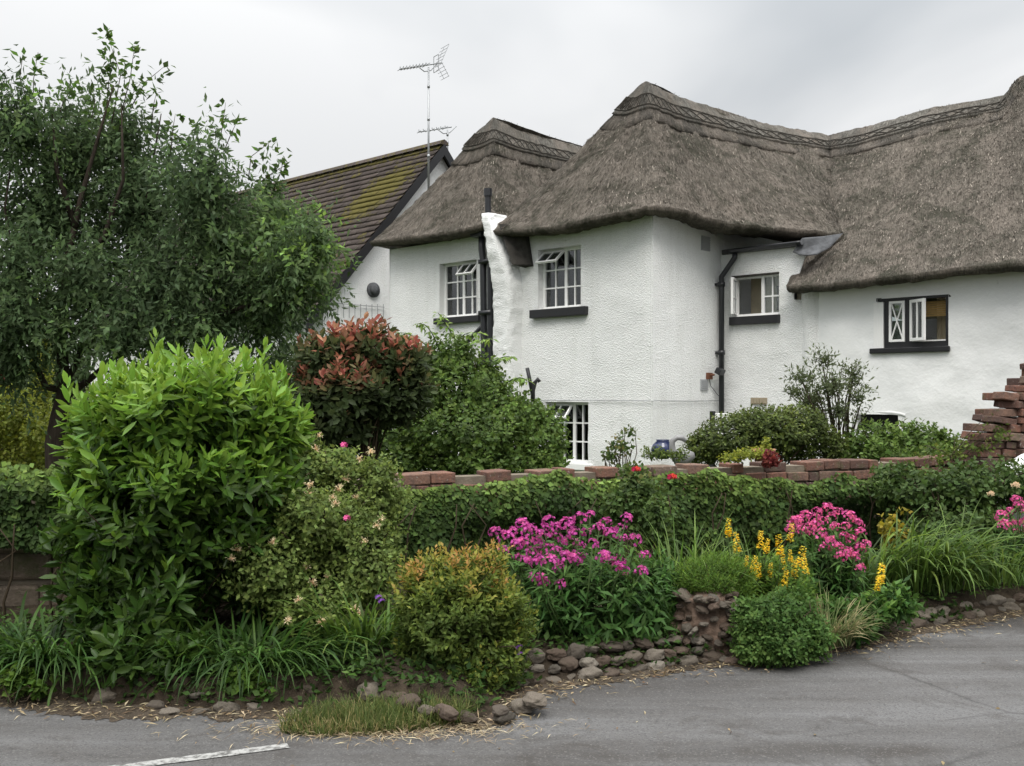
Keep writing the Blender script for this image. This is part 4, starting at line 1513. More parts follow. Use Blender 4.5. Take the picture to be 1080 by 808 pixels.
# bed between the road edge and the walls
n = 150
tl = np.linspace(0, 1, n)
seg = np.concatenate([[0], np.cumsum(np.linalg.norm(np.diff(EA, axis=0), axis=1))])
use = seg[-2]
si = np.linspace(0, 1, n) * use
front = np.stack([np.interp(si, seg, EA[:, 0]), np.interp(si, seg, EA[:, 1])], 1)
BK = np.array([WL0 + [0, .1], WL1 + [0, .1], WR0 + [0, .1], WR1 + [0, .1], [6.5, 11.4], [9.6, 10.4]])
bs = np.concatenate([[0], np.cumsum(np.linalg.norm(np.diff(BK, axis=0), axis=1))])
back = np.stack([np.interp(tl * bs[-1], bs, BK[:, 0]), np.interp(tl * bs[-1], bs, BK[:, 1])], 1)
mrow = 30
T = np.linspace(0, 1, mrow)
XY = front[:, None, :] * (1 - T)[None, :, None] + back[:, None, :] * T[None, :, None]
Z = .004 + np.interp(T, [0, .05, .10, .3, 1], [0, .03, .13, .19, .27])[None, :] * np.ones((n, 1))
q3 = np.concatenate([XY, Z[..., None]], -1)
q3[..., 2] += .03 * fbm(q3 * np.array([1, 1, 0]), 3, 3) * (T > .06)[None, :]
i, j = np.meshgrid(np.arange(n - 1), np.arange(mrow - 1), indexing='ij')
qd = np.stack([i * mrow + j, (i + 1) * mrow + j, (i + 1) * mrow + j + 1, i * mrow + j + 1], -1).reshape(-1, 4)
o = np_mesh('soil_bed', q3.reshape(-1, 3), [qd], M['soil'], smooth=True)
o['kind'] = 'structure'
sheet('garden_ground', [tuple(WL0 + [-10, .2]), tuple(WL0 + [0, .2]), tuple(WL1 + [0, .25]), tuple(WR0 + [0, .25]), tuple(WR1 + [0, .25]), (6.5, 11.5), (9, 11), (12, 14), (10, 30), (-18, 30)], .24, M['turf'])
# dirty verge at the road edge
V, Q = [], []
m0 = 700
sv = np.linspace(.02, 1, m0) * seg[-4]
fx = np.stack([np.interp(sv, seg, EA[:, 0]), np.interp(sv, seg, EA[:, 1])], 1)
tg = nrmz(np.gradient(fx, axis=0)); nr = np.stack([tg[:, 1], -tg[:, 0]], 1)
wv = .10 + .05 * fbm(np.concatenate([fx, fx[:, :1] * 0], 1), 2.5, 3) + .05 * vnoise(np.concatenate([fx, fx[:, :1] * 0], 1), 9) + .04 * vnoise(np.concatenate([fx, fx[:, :1] * 0], 1), 26) + .03 * vnoise(np.concatenate([fx, fx[:, :1] * 0], 1), 60)
wv += .10 * np.clip(1 - np.abs(fx[:, 0] + 2.2) / 1.2, 0, 1)
wv = np.where(fx[:, 0] > 0, wv * .8, wv)
for k in range(m0):
    a_ = fx[k] - nr[k] * .12; b2 = fx[k] + nr[k] * max(.02, wv[k])
    V += [(*a_, .010), (*fx[k], .009), (*b2, .003)]
for k in range(m0 - 1):
    Q += [(3 * k, 3 * k + 1, 3 * k + 4, 3 * k + 3), (3 * k + 1, 3 * k + 2, 3 * k + 5, 3 * k + 4)]
o = np_mesh('verge', V, [Q], M['dirt'])
o['kind'] = 'structure'

# ---- stones
def stone_mesh(seed):
    import bmesh
    bm = bmesh.new()
    bmesh.ops.create_icosphere(bm, subdivisions=4, radius=1)
    co = np.array([v.co[:] for v in bm.verts])
    e = .95
    co = np.sign(co) * np.abs(co) ** e
    r = 1 + .42 * fbm(co, 1.0, 3, seed * 9.1) + .10 * vnoise(co, 3.5, seed) + .03 * vnoise(co, 8, seed)
    co = co * r[:, None]
    co = co / np.abs(co).max(0)
    for v, c in zip(bm.verts, co): v.co = c
    me = bpy.data.meshes.new('stone')
    bm.to_mesh(me); bm.free()
    for p in me.polygons: p.use_smooth = True
    me.materials.append(M['stone'])
    return me


STONES = [stone_mesh(i) for i in range(9)]


def stones_along(name, label, pts, sizes, rows, z0=.0, jitter=.02, lean=.0, every=1.0, dz=.1):
    pts = [np.array(p[:2]) for p in pts]
    root = thing(name, label, 'stone edging', (*pts[0], 0))
    L = np.concatenate([[0], np.cumsum([np.linalg.norm(pts[i + 1] - pts[i]) for i in range(len(pts) - 1)])])
    PX = np.array(pts)
    for r in range(rows):
        s = RNG.random() * .1
        while s < L[-1]:
            w = RNG.uniform(*sizes)
            c = np.array([np.interp(s + w / 2, L, PX[:, 0]), np.interp(s + w / 2, L, PX[:, 1])])
            c2 = np.array([np.interp(s + w / 2 + .05, L, PX[:, 0]), np.interp(s + w / 2 + .05, L, PX[:, 1])])
            dd = (c2 - c); ang = math.atan2(dd[1], dd[0])
            nn = np.array([-math.sin(ang), math.cos(ang)])
            hh = w * RNG.uniform(.24, .36)
            c = c + nn * (r * .07 + RNG.normal(0, jitter))
            z = z0 + r * dz + hh * .32
            put('cobble', STONES[RNG.integers(9)], root, (*(c - pts[0]), z), (w * .54, w * RNG.uniform(.30, .50), hh * RNG.uniform(.8, 1.25)),
                (RNG.normal(0, .15), RNG.normal(0, .12), ang + RNG.normal(0, .12)))
            s += w * every * RNG.uniform(.9, 1.08)
    return root


g2 = lambda x, y: G(x, y)[:2]
o1 = stones_along('stone_edging', 'low double row of rounded cobbles in front of the magenta phlox', [g2(536, 731), g2(570, 722), g2(640, 713), g2(700, 705), g2(752, 698)], (.08, .155), 3, dz=.058)
o2 = stones_along('stone_edging', 'row of cobbles along the road by the arching strap leaves on the right', [g2(868, 684), g2(930, 671), g2(1000, 655), g2(1080, 641), g2(1200, 625)], (.08, .19), 2, dz=.05)
stones_along('stone_edging', 'cobbles heaped at the corner of the bed beneath the golden bush', [g2(530, 742), g2(522, 756), g2(500, 762), g2(470, 754), g2(440, 744), g2(400, 738), g2(345, 728)], (.07, .15), 3, dz=.045, jitter=.045, z0=-.025)
stones_along('stone_edging', 'half buried stones along the verge below the laurel bush', [g2(330, 738), g2(270, 745), g2(200, 748), g2(150, 744)][::-1], (.07, .17), 2, dz=.05, jitter=.05, every=1.15)
stones_along('stone_edging', 'sparse mossy stones edging the verge in the left corner', [g2(-120, 728), g2(0, 722), g2(60, 728), g2(120, 738)], (.08, .17), 2, dz=.05, jitter=.04, every=1.2)

# rubble pillar at the end of the low edging
pb = G(750, 695); pb[1] += .12
pil = thing('rubble_pillar', 'crumbling reddish rubble stump between the phlox and the green bush', 'stone pillar', tuple(pb))
m = MB()
V, Q = [], []
nz_, na = 34, 60
for i in range(nz_ + 1):
    t = i / nz_
    for j in range(na):
        f = 2 * PI * j / na
        rx = (.21 - .05 * t) * (1 if t < .96 else .5); ry = .17 * (1 - .15 * t)
        V.append((rx * math.cos(f), ry * math.sin(f), t * .40))
V.append((0, 0, .41))
V = np.array(V)
rr = 1.06 + .30 * fbm(V, 6, 3, 3) + .16 * vnoise(V, 22, 2) + .06 * vnoise(V, 50, 2)
V[:, :2] *= rr[:, None]
Q = [(i * na + j, i * na + (j + 1) % na, (i + 1) * na + (j + 1) % na, (i + 1) * na + j) for i in range(nz_) for j in range(na)]
Tt = [(nz_ * na + j, nz_ * na + (j + 1) % na, len(V) - 1) for j in range(na)]
np_mesh('mortar_core', V, [np.array(Q), np.array(Tt)], M['rubble'], pil, True)
for k in range(84):
    f = RNG.uniform(PI * .95, 2.05 * PI); t = RNG.random() ** .9
    s_ = RNG.uniform(.016, .052)
    put('rubble_stone', STONES[RNG.integers(9)], pil, ((.215 - .05 * t) * math.cos(f), .175 * math.sin(f), .02 + t * .39), (s_ * 1.25, s_, s_ * RNG.uniform(.45, .75)), (RNG.normal(0, .4), RNG.normal(0, .3), RNG.random() * 3))
for k in range(12):
    s_ = RNG.uniform(.02, .05)
    put('rubble_stone', STONES[RNG.integers(9)], pil, (RNG.uniform(-.1, .35), RNG.uniform(-.24, -.14), .015), (s_ * 1.3, s_, s_ * .6), (0, 0, RNG.random() * 3))


# ---- brick wall and stone wall
def brick_run(p0, p1, z_lo, z_hi, th, bl, bh, gap, mat, miss_top=.3, jit=.006, bev=.0):
    m = MB()
    d = (p1 - p0); L = np.linalg.norm(d); d = d / L
    ang = math.atan2(d[1], d[0])
    Rz = Matrix.Rotation(ang, 4, 'Z')
    z = z_lo; c = 0
    ncs = int((z_hi - z_lo) / (bh + gap))
    for c in range(ncs):
        x = -bl * .5 * (c % 2)
        while x < L:
            w = bl * RNG.uniform(.85, 1.08) if RNG.random() > .25 else bl * .5
            if not (c == ncs - 1 and RNG.random() < miss_top):
                jx = RNG.normal(0, jit); jy = RNG.normal(0, jit); jz = RNG.normal(0, jit * .5)
                Mx = Rz @ Matrix.Translation((x + w / 2 + jx, jy, z + bh / 2 + jz)) @ Matrix.Rotation(RNG.normal(0, .02), 4, 'Z') @ Matrix.Rotation(RNG.normal(0, .02), 4, 'Y')
                m.box(-w / 2 + gap / 2, w / 2 - gap / 2, -th / 2, th / 2, -bh / 2, bh / 2, Mx)
            x += w
        z += bh + gap
    return m, Rz, L


bw = thing('brick_garden_wall', 'low old brick wall across the garden with broken top courses above the ivy', 'garden wall', (WR0[0], WR0[1], 0))
m, Rz, L = brick_run(WR0, WR1, .70, 1.165, .24, .23, .082, .012, M['brick'], .22, .009)
m.build('brickwork', M['brick'], bw, bevel=.008)
MB().box(-.3, L, -.085, .085, .0, 1.03, Rz).build('mortar_core', M['mortar'], bw)

sw_ = thing('stone_garden_wall', 'old stone block wall at the left edge under dark ivy', 'garden wall', (WL0[0], WL0[1], 0))
m, Rz, L = brick_run(WL0, WL1, .0, 1.02, .4, .42, .185, .02, M['block'], .1, .012)
m.build('stonework', M['block'], sw_, bevel=.025)
MB().box(0, L, -.17, .17, .0, .98, Rz).build('mortar_core', M['mortar'], sw_)

# stepped brick wall at the right edge
stw = thing('stepped_brick_wall', 'stepped wall of reddish bricks climbing out of the right edge', 'stepped wall', tuple(P(1030, 490, 9.9)))
o_ = P(1030, 490, 9.9)
m = MB()
zz, r = -.45, 0
while zz < 2.0:
    bh = RNG.choice([.066, .072, .08])
    xs = -.06 + max(0, zz - .30) * 1.02 + RNG.normal(0, .02)
    xs = max(-.05, -.06 + max(0, math.floor((zz - .30) / .15 + .5)) * .150) + RNG.normal(0, .035) if zz > .30 else -.05
    x = xs
    while x < 2.6:
        wd = RNG.choice([.225, .20, .11, .16]) * RNG.uniform(.92, 1.08)
        first = x == xs
        for dep in range(2):
            Mx = Matrix.Translation((x + wd / 2, -.05 + dep * .20 + RNG.normal(0, .018), zz + bh / 2)) @ Matrix.Rotation(.20 + RNG.normal(0, .05 if not first else .18), 4, 'Z') @ Matrix.Rotation(RNG.normal(.05, .03 if not first else .09), 4, 'Y')
            m.box(-wd / 2 + .004, wd / 2 - .004, -.11, .11, -bh / 2 + .004, bh / 2 - .004, Mx)
        x += wd
    zz += bh; r += 1
m.build('brickwork', M['brick'], stw, bevel=.008)
MB().box(.16, 2.5, -.02, .14, -.9, .42).box(.46, 1.55, -.018, .138, .42, .62).box(.70, 1.55, -.016, .136, .62, .84).build('mortar_core', M['mortar'], stw)
ww = P(1072, 480, 9.55)
rw = thing('rendered_wall', 'short white rendered wall at the right edge below the stepped bricks', 'wall', (ww[0], ww[1], 0))
m = MB()
V = [(-.1, 0, 0), (3.0, -.6, 0), (3.0, -.4, 0), (-.1, .2, 0), (-.1, 0, .98), (.12, -.04, 1.14), (3.0, -.6, 1.30), (3.0, -.4, 1.30), (.12, .16, 1.14), (-.1, .2, .98)]
m.add(V, [(0, 1, 6, 5, 4), (1, 2, 7, 6), (2, 3, 9, 8, 7), (3, 0, 4, 9), (4, 5, 8, 9), (5, 6, 7, 8)])
m.build('rendered_face', M['smooth'], rw, bevel=.03)

# ================================================================== PLANTS
def pxblob(px, py, rpx, Y, rypx=None, ry=None):
    c = P(px, py, Y)
    rx = rpx / F * Y
    rz = (rypx or rpx) / F * Y
    return (c[0], c[1], c[2], rx, ry or rx, rz)


def base_at(px, Y, z=.2):
    return np.array([(px - 540) / F * Y, Y, z])


M['drygrass'] = leafmat('dry_mixed_blade', [(0, (.07, .11, .035)), (.45, (.12, .16, .06)), (.7, (.22, .19, .09)), (1, (.40, .33, .19))], .6, .3, .5)
M['weedleaf'] = leafmat('weed_leaf', [(0, (.018, .042, .009)), (1, (.06, .115, .02))], .55, .25, .5)
# ---- tall weeping tree at the left
TY = 12.0
tb = base_at(62, TY, .22)
tree = thing('weeping_tree', 'tall dark green weeping tree with forked trunk on the left', 'tree', tuple(tb))
def tp(px, py, dy=0.0): return P(px, py, TY + dy) - tb
m = MB()
m.tube([(0, 0, -.1), tp(57, 468), tp(62, 440), tp(68, 412), tp(66, 380), tp(64, 330), tp(70, 280), tp(85, 210), tp(105, 140), tp(120, 90)], [.13, .105, .095, .08, .065, .05, .04, .03, .018, .007], 10)
m.build('trunk', M['bark'], tree, True)
LIMBS = [[(66, 412), (48, 408), (38, 385), (30, 340), (15, 280), (5, 220), (18, 130)], [(68, 405), (80, 385), (92, 350), (120, 300), (150, 230), (165, 150), (170, 120)],
         [(70, 418), (95, 400), (130, 370), (180, 330), (230, 300), (290, 270), (320, 240)], [(64, 340), (50, 300), (30, 240), (-20, 200)], [(85, 370), (150, 300), (210, 240), (250, 190)],
         [(80, 240), (60, 180), (55, 120)], [(160, 330), (240, 330), (300, 310), (330, 290)], [(70, 300), (110, 250), (130, 190), (128, 110)]]
m = MB()
for L_i, lb in enumerate(LIMBS):
    dy = RNG.uniform(-.8, .8)
    pts = [tp(x, y, dy * i / len(lb)) for i, (x, y) in enumerate(lb)]
    m.tube(pts, list(np.linspace(.045, .006, len(pts))), 7)
m.build('limb', M['bark'], tree, True)
TB = [(15, 140, 62, 50), (85, 165, 62, 70), (130, 150, 45, 45), (45, 235, 78, 70), (20, 345, 60, 50), (60, 350, 50, 34), (200, 350, 50, 30), (290, 310, 44, 40), (150, 225, 80, 75), (215, 195, 52, 50), (235, 258, 75, 65), (290, 240, 42, 48), (318, 285, 40, 42), (340, 262, 22, 20), (335, 305, 22, 26), (180, 310, 75, 55), (95, 305, 70, 60), (15, 305, 55, 70), (245, 325, 52, 40), (130, 355, 45, 34), (10, 385, 34, 40), (275, 335, 45, 45), (330, 255, 20, 24)]
blobs = []
for x, y, a, b_ in TB:
    dy = RNG.uniform(-.7, .7)
    blobs.append(pxblob(x, y, a * .97, TY + dy, b_, ry=a / F * TY * .95))
p, nn = blob_points(blobs, 5200, .85, .7, 2.1, .6)
# each point carries a hanging spray of small leaves
lv = Leaves()
A = nrmz(nn * np.array([1, 1, .3]) + np.array([0, 0, -.75]) + RNG.normal(0, .28, p.shape))
hgt = np.clip((p[:, 2] - 2.5) / 3.5, 0, 1)
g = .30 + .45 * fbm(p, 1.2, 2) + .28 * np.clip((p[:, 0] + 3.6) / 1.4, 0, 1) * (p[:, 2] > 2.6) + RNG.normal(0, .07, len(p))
shoots(lv, p + A * (RNG.random((len(p), 1)) ** 2 * .45), A, 9, RNG.uniform(.25, .6, len(p)), .105, .030, 22, 50, .35, g - .10, g + .06, .3)
p2, n2 = blob_points(blobs, 2900, .8, .75, 2.4, .6)
A2 = nrmz(n2 + RNG.normal(0, .4, p2.shape) + np.array([0, 0, .15]))
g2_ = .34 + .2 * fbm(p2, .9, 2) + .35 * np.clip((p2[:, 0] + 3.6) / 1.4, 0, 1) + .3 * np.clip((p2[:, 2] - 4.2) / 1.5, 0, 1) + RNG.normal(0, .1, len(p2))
shoots(lv, p2 + A2 * (RNG.random((len(p2), 1)) ** 3 * .35), A2, 8, .34, .095, .042, 35, 75, .2, g2_ - .1, g2_ + .12, .3)
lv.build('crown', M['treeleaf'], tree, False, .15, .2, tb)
# thin leafy leaders rising above the crown, each its own part
SH = [((118, 130), (112, 33), (.02)), ((112, 120), (120, 60), .1), ((128, 120), (142, 48), -.1), ((140, 110), (176, 68), .1), ((125, 140), (150, 85), .0), ((35, 120), (40, 55), .1), ((30, 110), (24, 60), .0), ((60, 130), (78, 90), .1), ((2, 120), (2, 85), 0), ((200, 160), (203, 128), .1), ((228, 165), (238, 108), 0), ((236, 160), (250, 128), .1), ((262, 190), (290, 146), -.1), ((270, 195), (305, 172), .1), ((95, 130), (98, 95), .2), ((160, 130), (165, 98), .1), ((180, 160), (185, 120), .0), ((285, 210), (300, 165), .1), ((320, 250), (352, 232), 0), ((325, 275), (372, 282), .1), ((310, 240), (345, 215), -.1)]
for (x0, y0), (x1, y1), dy in SH:
    a_, b2 = P(x0, y0, TY + dy), P(x1, y1, TY + dy * 2)
    midp = (a_ + b2) / 2 + np.array([RNG.normal(0, .06), 0, .03])
    m = MB().tube([a_ - tb, midp - tb, b2 - tb], [.007, .005, .002], 5)
    sh = m.build('leader_shoot', M['twig'], tree, True)
    lv = Leaves()
    k = int(np.linalg.norm(b2 - a_) * 38) + 8
    t = RNG.random(k)[:, None] ** .75
    q = a_ + (b2 - a_) * t + RNG.normal(0, .025, (k, 3))
    dd = nrmz(RNG.normal(0, 1, (k, 3)) + np.array([0, 0, .25]))
    q = q + dd * RNG.uniform(0, .11, (k, 1)) * (1 - t * .6)
    lv.add(q, dd, nrmz(RNG.normal(0, .6, (k, 3)) + np.array([0, -.3, 1])), RNG.uniform(.075, .125, k), RNG.uniform(.045, .075, k), RNG.uniform(0, .7, k))
    lv.build('shoot_leaves', M['shootleaf'], sh, False, .12, .15, tb)

# ---- garden beyond, seen under the tree
shrub('garden_hedge', 'olive green hedge in the far left behind the tree trunk', 'hedge', base_at(-40, 17, .2), [pxblob(x, 452, 52, 17 + RNG.uniform(-.4, .4), 42) for x in range(-220, 130, 45)], M['backleaf'], 2600, 6, .22, .085, .045, t0=.1, t1=.5, stems=0)
shrub('conifer', 'yellow green conifer behind the tree trunk', 'conifer', base_at(42, 15.5, .2), [pxblob(43, 400, 13, 15.5, 60), pxblob(43, 350, 8, 15.5, 40)], M['lime'], 700, 7, .18, .07, .02, upb=1.0, t0=.1, t1=.7, stems=0)
shrub('purple_shrub', 'small reddish purple shrub at the left edge under the tree', 'shrub', base_at(2, 14.5, .2), [pxblob(2, 392, 18, 14.5, 26), pxblob(-25, 395, 22, 14.5, 26)], M['redleaf'], 420, 6, .15, .06, .03, stems=10)
shrub('garden_shrub', 'pale green bush under the tree at the left edge', 'shrub', base_at(12, 13.6, .2), [pxblob(5, 440, 40, 13.6, 38), pxblob(45, 462, 26, 13.4, 30), pxblob(-45, 445, 45, 13.8, 45), pxblob(0, 490, 60, 13.7, 34)], M['lime'], 1300, 6, .18, .07, .04, t0=-.1, t1=.3, stems=14)
shrub('garden_shrub', 'dark green bush beside the white house behind the laurel', 'shrub', base_at(250, 15.5, .2), [pxblob(160, 430, 50, 15.5, 32), pxblob(235, 415, 42, 15.5, 36), pxblob(300, 400, 40, 15.5, 50), pxblob(170, 470, 50, 15.5, 30), pxblob(240, 465, 55, 15.5, 36), pxblob(300, 460, 44, 15.5, 40)], M['backdark'], 2200, 6, .2, .085, .045, t0=.1, t1=.5, stems=16)
for i, (x, Y, hgt, lab) in enumerate(((-420, 42, 6.5, 'broad far tree beyond the left edge of the garden'), (-150, 38, 5.2, 'far rounded tree beyond the hedge at the left edge'), (60, 46, 5.0, 'far tree behind the trunk of the weeping tree'))):
    c = base_at(x, Y, 0)
    tr = thing('garden_tree', lab, 'tree', tuple(c))
    MB().tube([(0, 0, 0), (.1, 0, hgt * .35), (0, .1, hgt * .6)], [.22, .16, .08], 8).build('trunk', M['bark'], tr, True)
    bl = [(c[0] + RNG.normal(0, 1.2), c[1] + RNG.normal(0, .8), hgt * RNG.uniform(.4, .75), 1.9, 1.9, hgt * .28) for _ in range(7)]
    p, nn = blob_points(bl, 2200, .5, .3, .6, .5)
    lv = Leaves(); shoots(lv, p, nrmz(nn + np.array([0, 0, .3])), 6, .5, .22, .12, 35, 80, .1, .1, .5)
    lv.build('crown', M['backdark'], tr, False, .15, .2, c)

# ---- cherry laurel in front
LY = 6.45
lb = base_at(190, 6.4, .12)
LB = [pxblob(x, y, a, LY + dy, b_) for x, y, a, b_, dy in ((198, 440, 92, 62, 0), (255, 445, 62, 60, .1), (140, 450, 60, 60, 0), (165, 530, 90, 70, -.05), (250, 520, 68, 72, .05), (140, 610, 58, 70, -.1), (195, 590, 66, 62, -.05), (120, 555, 45, 60, 0), (285, 450, 42, 48, .1), (150, 670, 42, 40, -.15), (112, 520, 48, 70, .0), (108, 600, 38, 60, -.1), (125, 680, 34, 34, -.2), (185, 650, 46, 44, -.1), (165, 705, 40, 20, -.2), (135, 685, 46, 32, -.62), (185, 690, 32, 24, -.62), (110, 640, 36, 46, -.4), (165, 640, 46, 46, -.4), (225, 590, 50, 50, 0), (240, 560, 58, 58, .0), (262, 610, 34, 40, .05), (120, 460, 44, 60, .0), (215, 500, 80, 60, -.12))]
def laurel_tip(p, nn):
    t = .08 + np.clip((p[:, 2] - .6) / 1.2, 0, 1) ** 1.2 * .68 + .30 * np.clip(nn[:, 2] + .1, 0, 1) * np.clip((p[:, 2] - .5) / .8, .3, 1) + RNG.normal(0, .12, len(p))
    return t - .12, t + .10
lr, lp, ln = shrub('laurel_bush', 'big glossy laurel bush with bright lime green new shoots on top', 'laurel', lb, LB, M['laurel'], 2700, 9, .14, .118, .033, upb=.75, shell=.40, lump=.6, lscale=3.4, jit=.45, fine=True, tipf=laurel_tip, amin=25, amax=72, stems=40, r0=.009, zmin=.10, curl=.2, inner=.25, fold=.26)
# upright leading shoots
q = lp[(ln[:, 2] > .25) & (lp[:, 2] > 1.5)]
q = q[RNG.choice(len(q), min(70, len(q)), replace=False)]
lv = Leaves()
hh = RNG.uniform(.05, .15, len(q))
A = nrmz(np.array([[0, 0, 1.0]]) + RNG.normal(0, .16, q.shape))
q = np.vstack([q, P(163, 400, LY)[None]]); hh = np.append(hh, .26); A = np.vstack([A, [[.02, 0, 1]]])
shoots(lv, q + A * hh[:, None], A, 8, .16, .10, .030, 12, 42, .0, .62, .9, .15)
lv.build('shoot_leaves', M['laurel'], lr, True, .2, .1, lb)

# ---- photinia (red tipped) behind the wall
PY = 9.6
pbz = base_at(375, PY, .25)
def phot_tip(p, nn):
    t = np.clip((nn[:, 2] + .25) / 1.0, 0, 1) * .75 + .25 * np.clip((p[:, 2] - 1.7) / .6, 0, 1) + .25 * fbm(p, 4, 2) + RNG.normal(0, .2, len(p))
    return t - .50, t - .13
shrub('red_tipped_bush', 'dark evergreen bush with coppery red new leaves left of the cottage', 'shrub', pbz, [pxblob(x, y, a, PY + d, b_) for x, y, a, b_, d in ((345, 378, 38, 38, 0), (385, 372, 44, 36, .1), (425, 382, 32, 30, 0), (365, 415, 58, 40, -.1), (415, 412, 40, 36, 0), (350, 445, 48, 40, 0))], M['photinia'], 1150, 8, .15, .105, .040, upb=.8, shell=.35, fine=True, tipf=phot_tip, amin=25, amax=75, stems=30, lump=.34)

# ---- big climber bush at the cottage wall
CYc = 11.3
cb = base_at(490, CYc, .25)
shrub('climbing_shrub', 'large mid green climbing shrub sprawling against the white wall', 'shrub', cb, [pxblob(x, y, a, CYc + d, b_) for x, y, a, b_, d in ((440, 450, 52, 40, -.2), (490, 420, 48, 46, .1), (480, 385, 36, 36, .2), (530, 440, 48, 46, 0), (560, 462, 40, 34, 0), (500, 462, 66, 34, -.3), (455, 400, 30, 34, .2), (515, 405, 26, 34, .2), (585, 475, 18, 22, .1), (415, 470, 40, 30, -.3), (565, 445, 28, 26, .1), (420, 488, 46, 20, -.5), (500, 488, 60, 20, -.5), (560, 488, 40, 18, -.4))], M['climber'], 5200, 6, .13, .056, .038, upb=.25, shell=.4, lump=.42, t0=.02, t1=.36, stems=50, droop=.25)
# its arching leafy canes
root = bpy.data.objects['climbing_shrub']
CN = [((470, 390), (455, 335), (440, 342), 0), ((480, 380), (478, 345), (508, 352), .1), ((470, 385), (435, 345), (418, 352), .0), ((510, 395), (525, 370), (545, 378), .1), ((490, 375), (470, 340), (462, 330), .2), ((525, 410), (548, 392), (556, 402), 0), ((460, 395), (480, 360), (520, 357), 0), ((535, 420), (552, 415), (556, 430), .1)]
for c0, c1_, c2_, dy in CN:
    pts = [P(*c0, CYc + .2 + dy), P(*c1_, CYc + .1 + dy), P(*c2_, CYc + dy)]
    tt = np.linspace(0, 1, 9)[:, None]
    bz_ = pts[0] * (1 - tt) ** 2 + 2 * pts[1] * tt * (1 - tt) + pts[2] * tt ** 2
    cn = MB().tube(list(bz_ - cb), list(np.linspace(.009, .004, 9)), 5).build('cane', M['greenstem'], root, True)
    lv = Leaves()
    k = 46
    t = RNG.uniform(.15, 1, k)[:, None]
    q = pts[0] * (1 - t) ** 2 + 2 * pts[1] * t * (1 - t) + pts[2] * t ** 2
    dd = nrmz(RNG.normal(0, 1, (k, 3)) * np.array([1, 1, .3]) + np.array([0, 0, -.25]))
    lv.add(q + dd * .02, dd, nrmz(RNG.normal(0, .25, (k, 3)) + np.array([0, -.2, 1])), RNG.uniform(.06, .11, k), RNG.uniform(.025, .04, k), RNG.uniform(.4, .9, k))
    lv.build('cane_leaves', M['climber'], cn, False, .12, .3, cb)

# ---- shrubs by the right part of the house
shrub('clipped_bush', 'rounded olive green clipped bush in front of the downpipe', 'shrub', base_at(805, 11.6, .25), [pxblob(x, y, a, 11.6 + d, b_) for x, y, a, b_, d in ((770, 462, 42, 28, 0), (815, 455, 48, 28, 0), (850, 464, 36, 28, .1), (745, 470, 24, 20, 0), (880, 470, 16, 16, 0), (805, 448, 40, 24, 0), (845, 452, 34, 26, 0), (735, 474, 16, 14, 0))], M['box'], 2900, 6, .1, .05, .024, upb=.6, shell=.28, lump=.24, lscale=3, t0=-.05, t1=.42, stems=24)
oy = base_at(885, 12.2, .25)
ol = thing('small_tree', 'small airy tree with grey green leaves against the white wall', 'tree', tuple(oy))
OB = [pxblob(x, y, a, 12.2 + RNG.uniform(-.3, .3), b_) for x, y, a, b_ in ((845, 395, 28, 18), (868, 378, 22, 15), (900, 392, 24, 22), (875, 405, 34, 24), (855, 420, 26, 20), (905, 418, 20, 22), (838, 410, 22, 10), (885, 430, 26, 22), (862, 440, 22, 18))]
p, nn = blob_points(OB, 520, .8, .35, 3, .4)
lv = Leaves()
shoots(lv, p, nrmz(nn + np.array([0, 0, .5]) + RNG.normal(0, .3, p.shape)), 7, .16, .065, .019, 30, 65, .0, .1, .55)
lv.build('crown', M['olive'], ol, False, .12, .15, oy)
m = MB()
for x0, px_, py_ in ((0, 845, 400), (.03, 868, 385), (.05, 900, 395), (-.03, 850, 425), (.02, 885, 410), (.06, 908, 425)):
    e_ = P(px_, py_, 12.2 + RNG.uniform(-.2, .2)) - oy
    m.tube([(x0, 0, 0), (x0 * 2 + e_[0] * .15, e_[1] * .2, e_[2] * .35), (e_[0] * .55, e_[1] * .6, e_[2] * .7), tuple(e_)], [.03, .024, .015, .006], 6)
m.build('trunk', M['bark'], ol, True)
twigs(oy, p, 40, .008, .003, 'limb', M['twig'], ol, oy, .4)
shrub('leafy_bush', 'low broad leaved bush below the lattice window', 'shrub', base_at(955, 11.9, .25), [pxblob(x, y, a, 11.9 + d, b_) for x, y, a, b_, d in ((925, 462, 32, 18, 0), (965, 460, 34, 18, 0), (995, 466, 22, 12, 0), (910, 474, 30, 14, -.2), (960, 476, 50, 12, -.2))], M['climber'], 800, 6, .12, .07, .035, upb=.7, t0=.0, t1=.35, stems=16)
shrub('rose_bush', 'thin rose bush with dark reddish leaves in front of the white wall', 'rose', base_at(655, 9.9, .25), [pxblob(655, 468, 18, 9.9, 14), pxblob(645, 480, 12, 9.9, 10), pxblob(663, 455, 8, 9.9, 8)], M['roseleaf'], 60, 5, .10, .05, .03, t0=.2, t1=.8, stems=22, r0=.007, inner=0)
shrub('flowering_perennial', 'tuft of yellow green leaves behind the brick wall by the blue pot', 'plant', base_at(700, 10.2, .25), [pxblob(690, 478, 16, 10.2, 8), pxblob(715, 480, 12, 10.2, 8)], M['backleaf'], 90, 5, .07, .04, .02, t0=.1, t1=.6, stems=0)
shrub('golden_trailing_plant', 'golden leaved trailing plant on the brick wall by the terracotta pot', 'plant', P(785, 484, 9.15), [pxblob(790, 478, 20, 9.15, 7), pxblob(770, 482, 14, 9.15, 6), pxblob(808, 470, 7, 9.15, 9)], M['lime'], 130, 5, .06, .032, .02, t0=.2, t1=.8, stems=0)
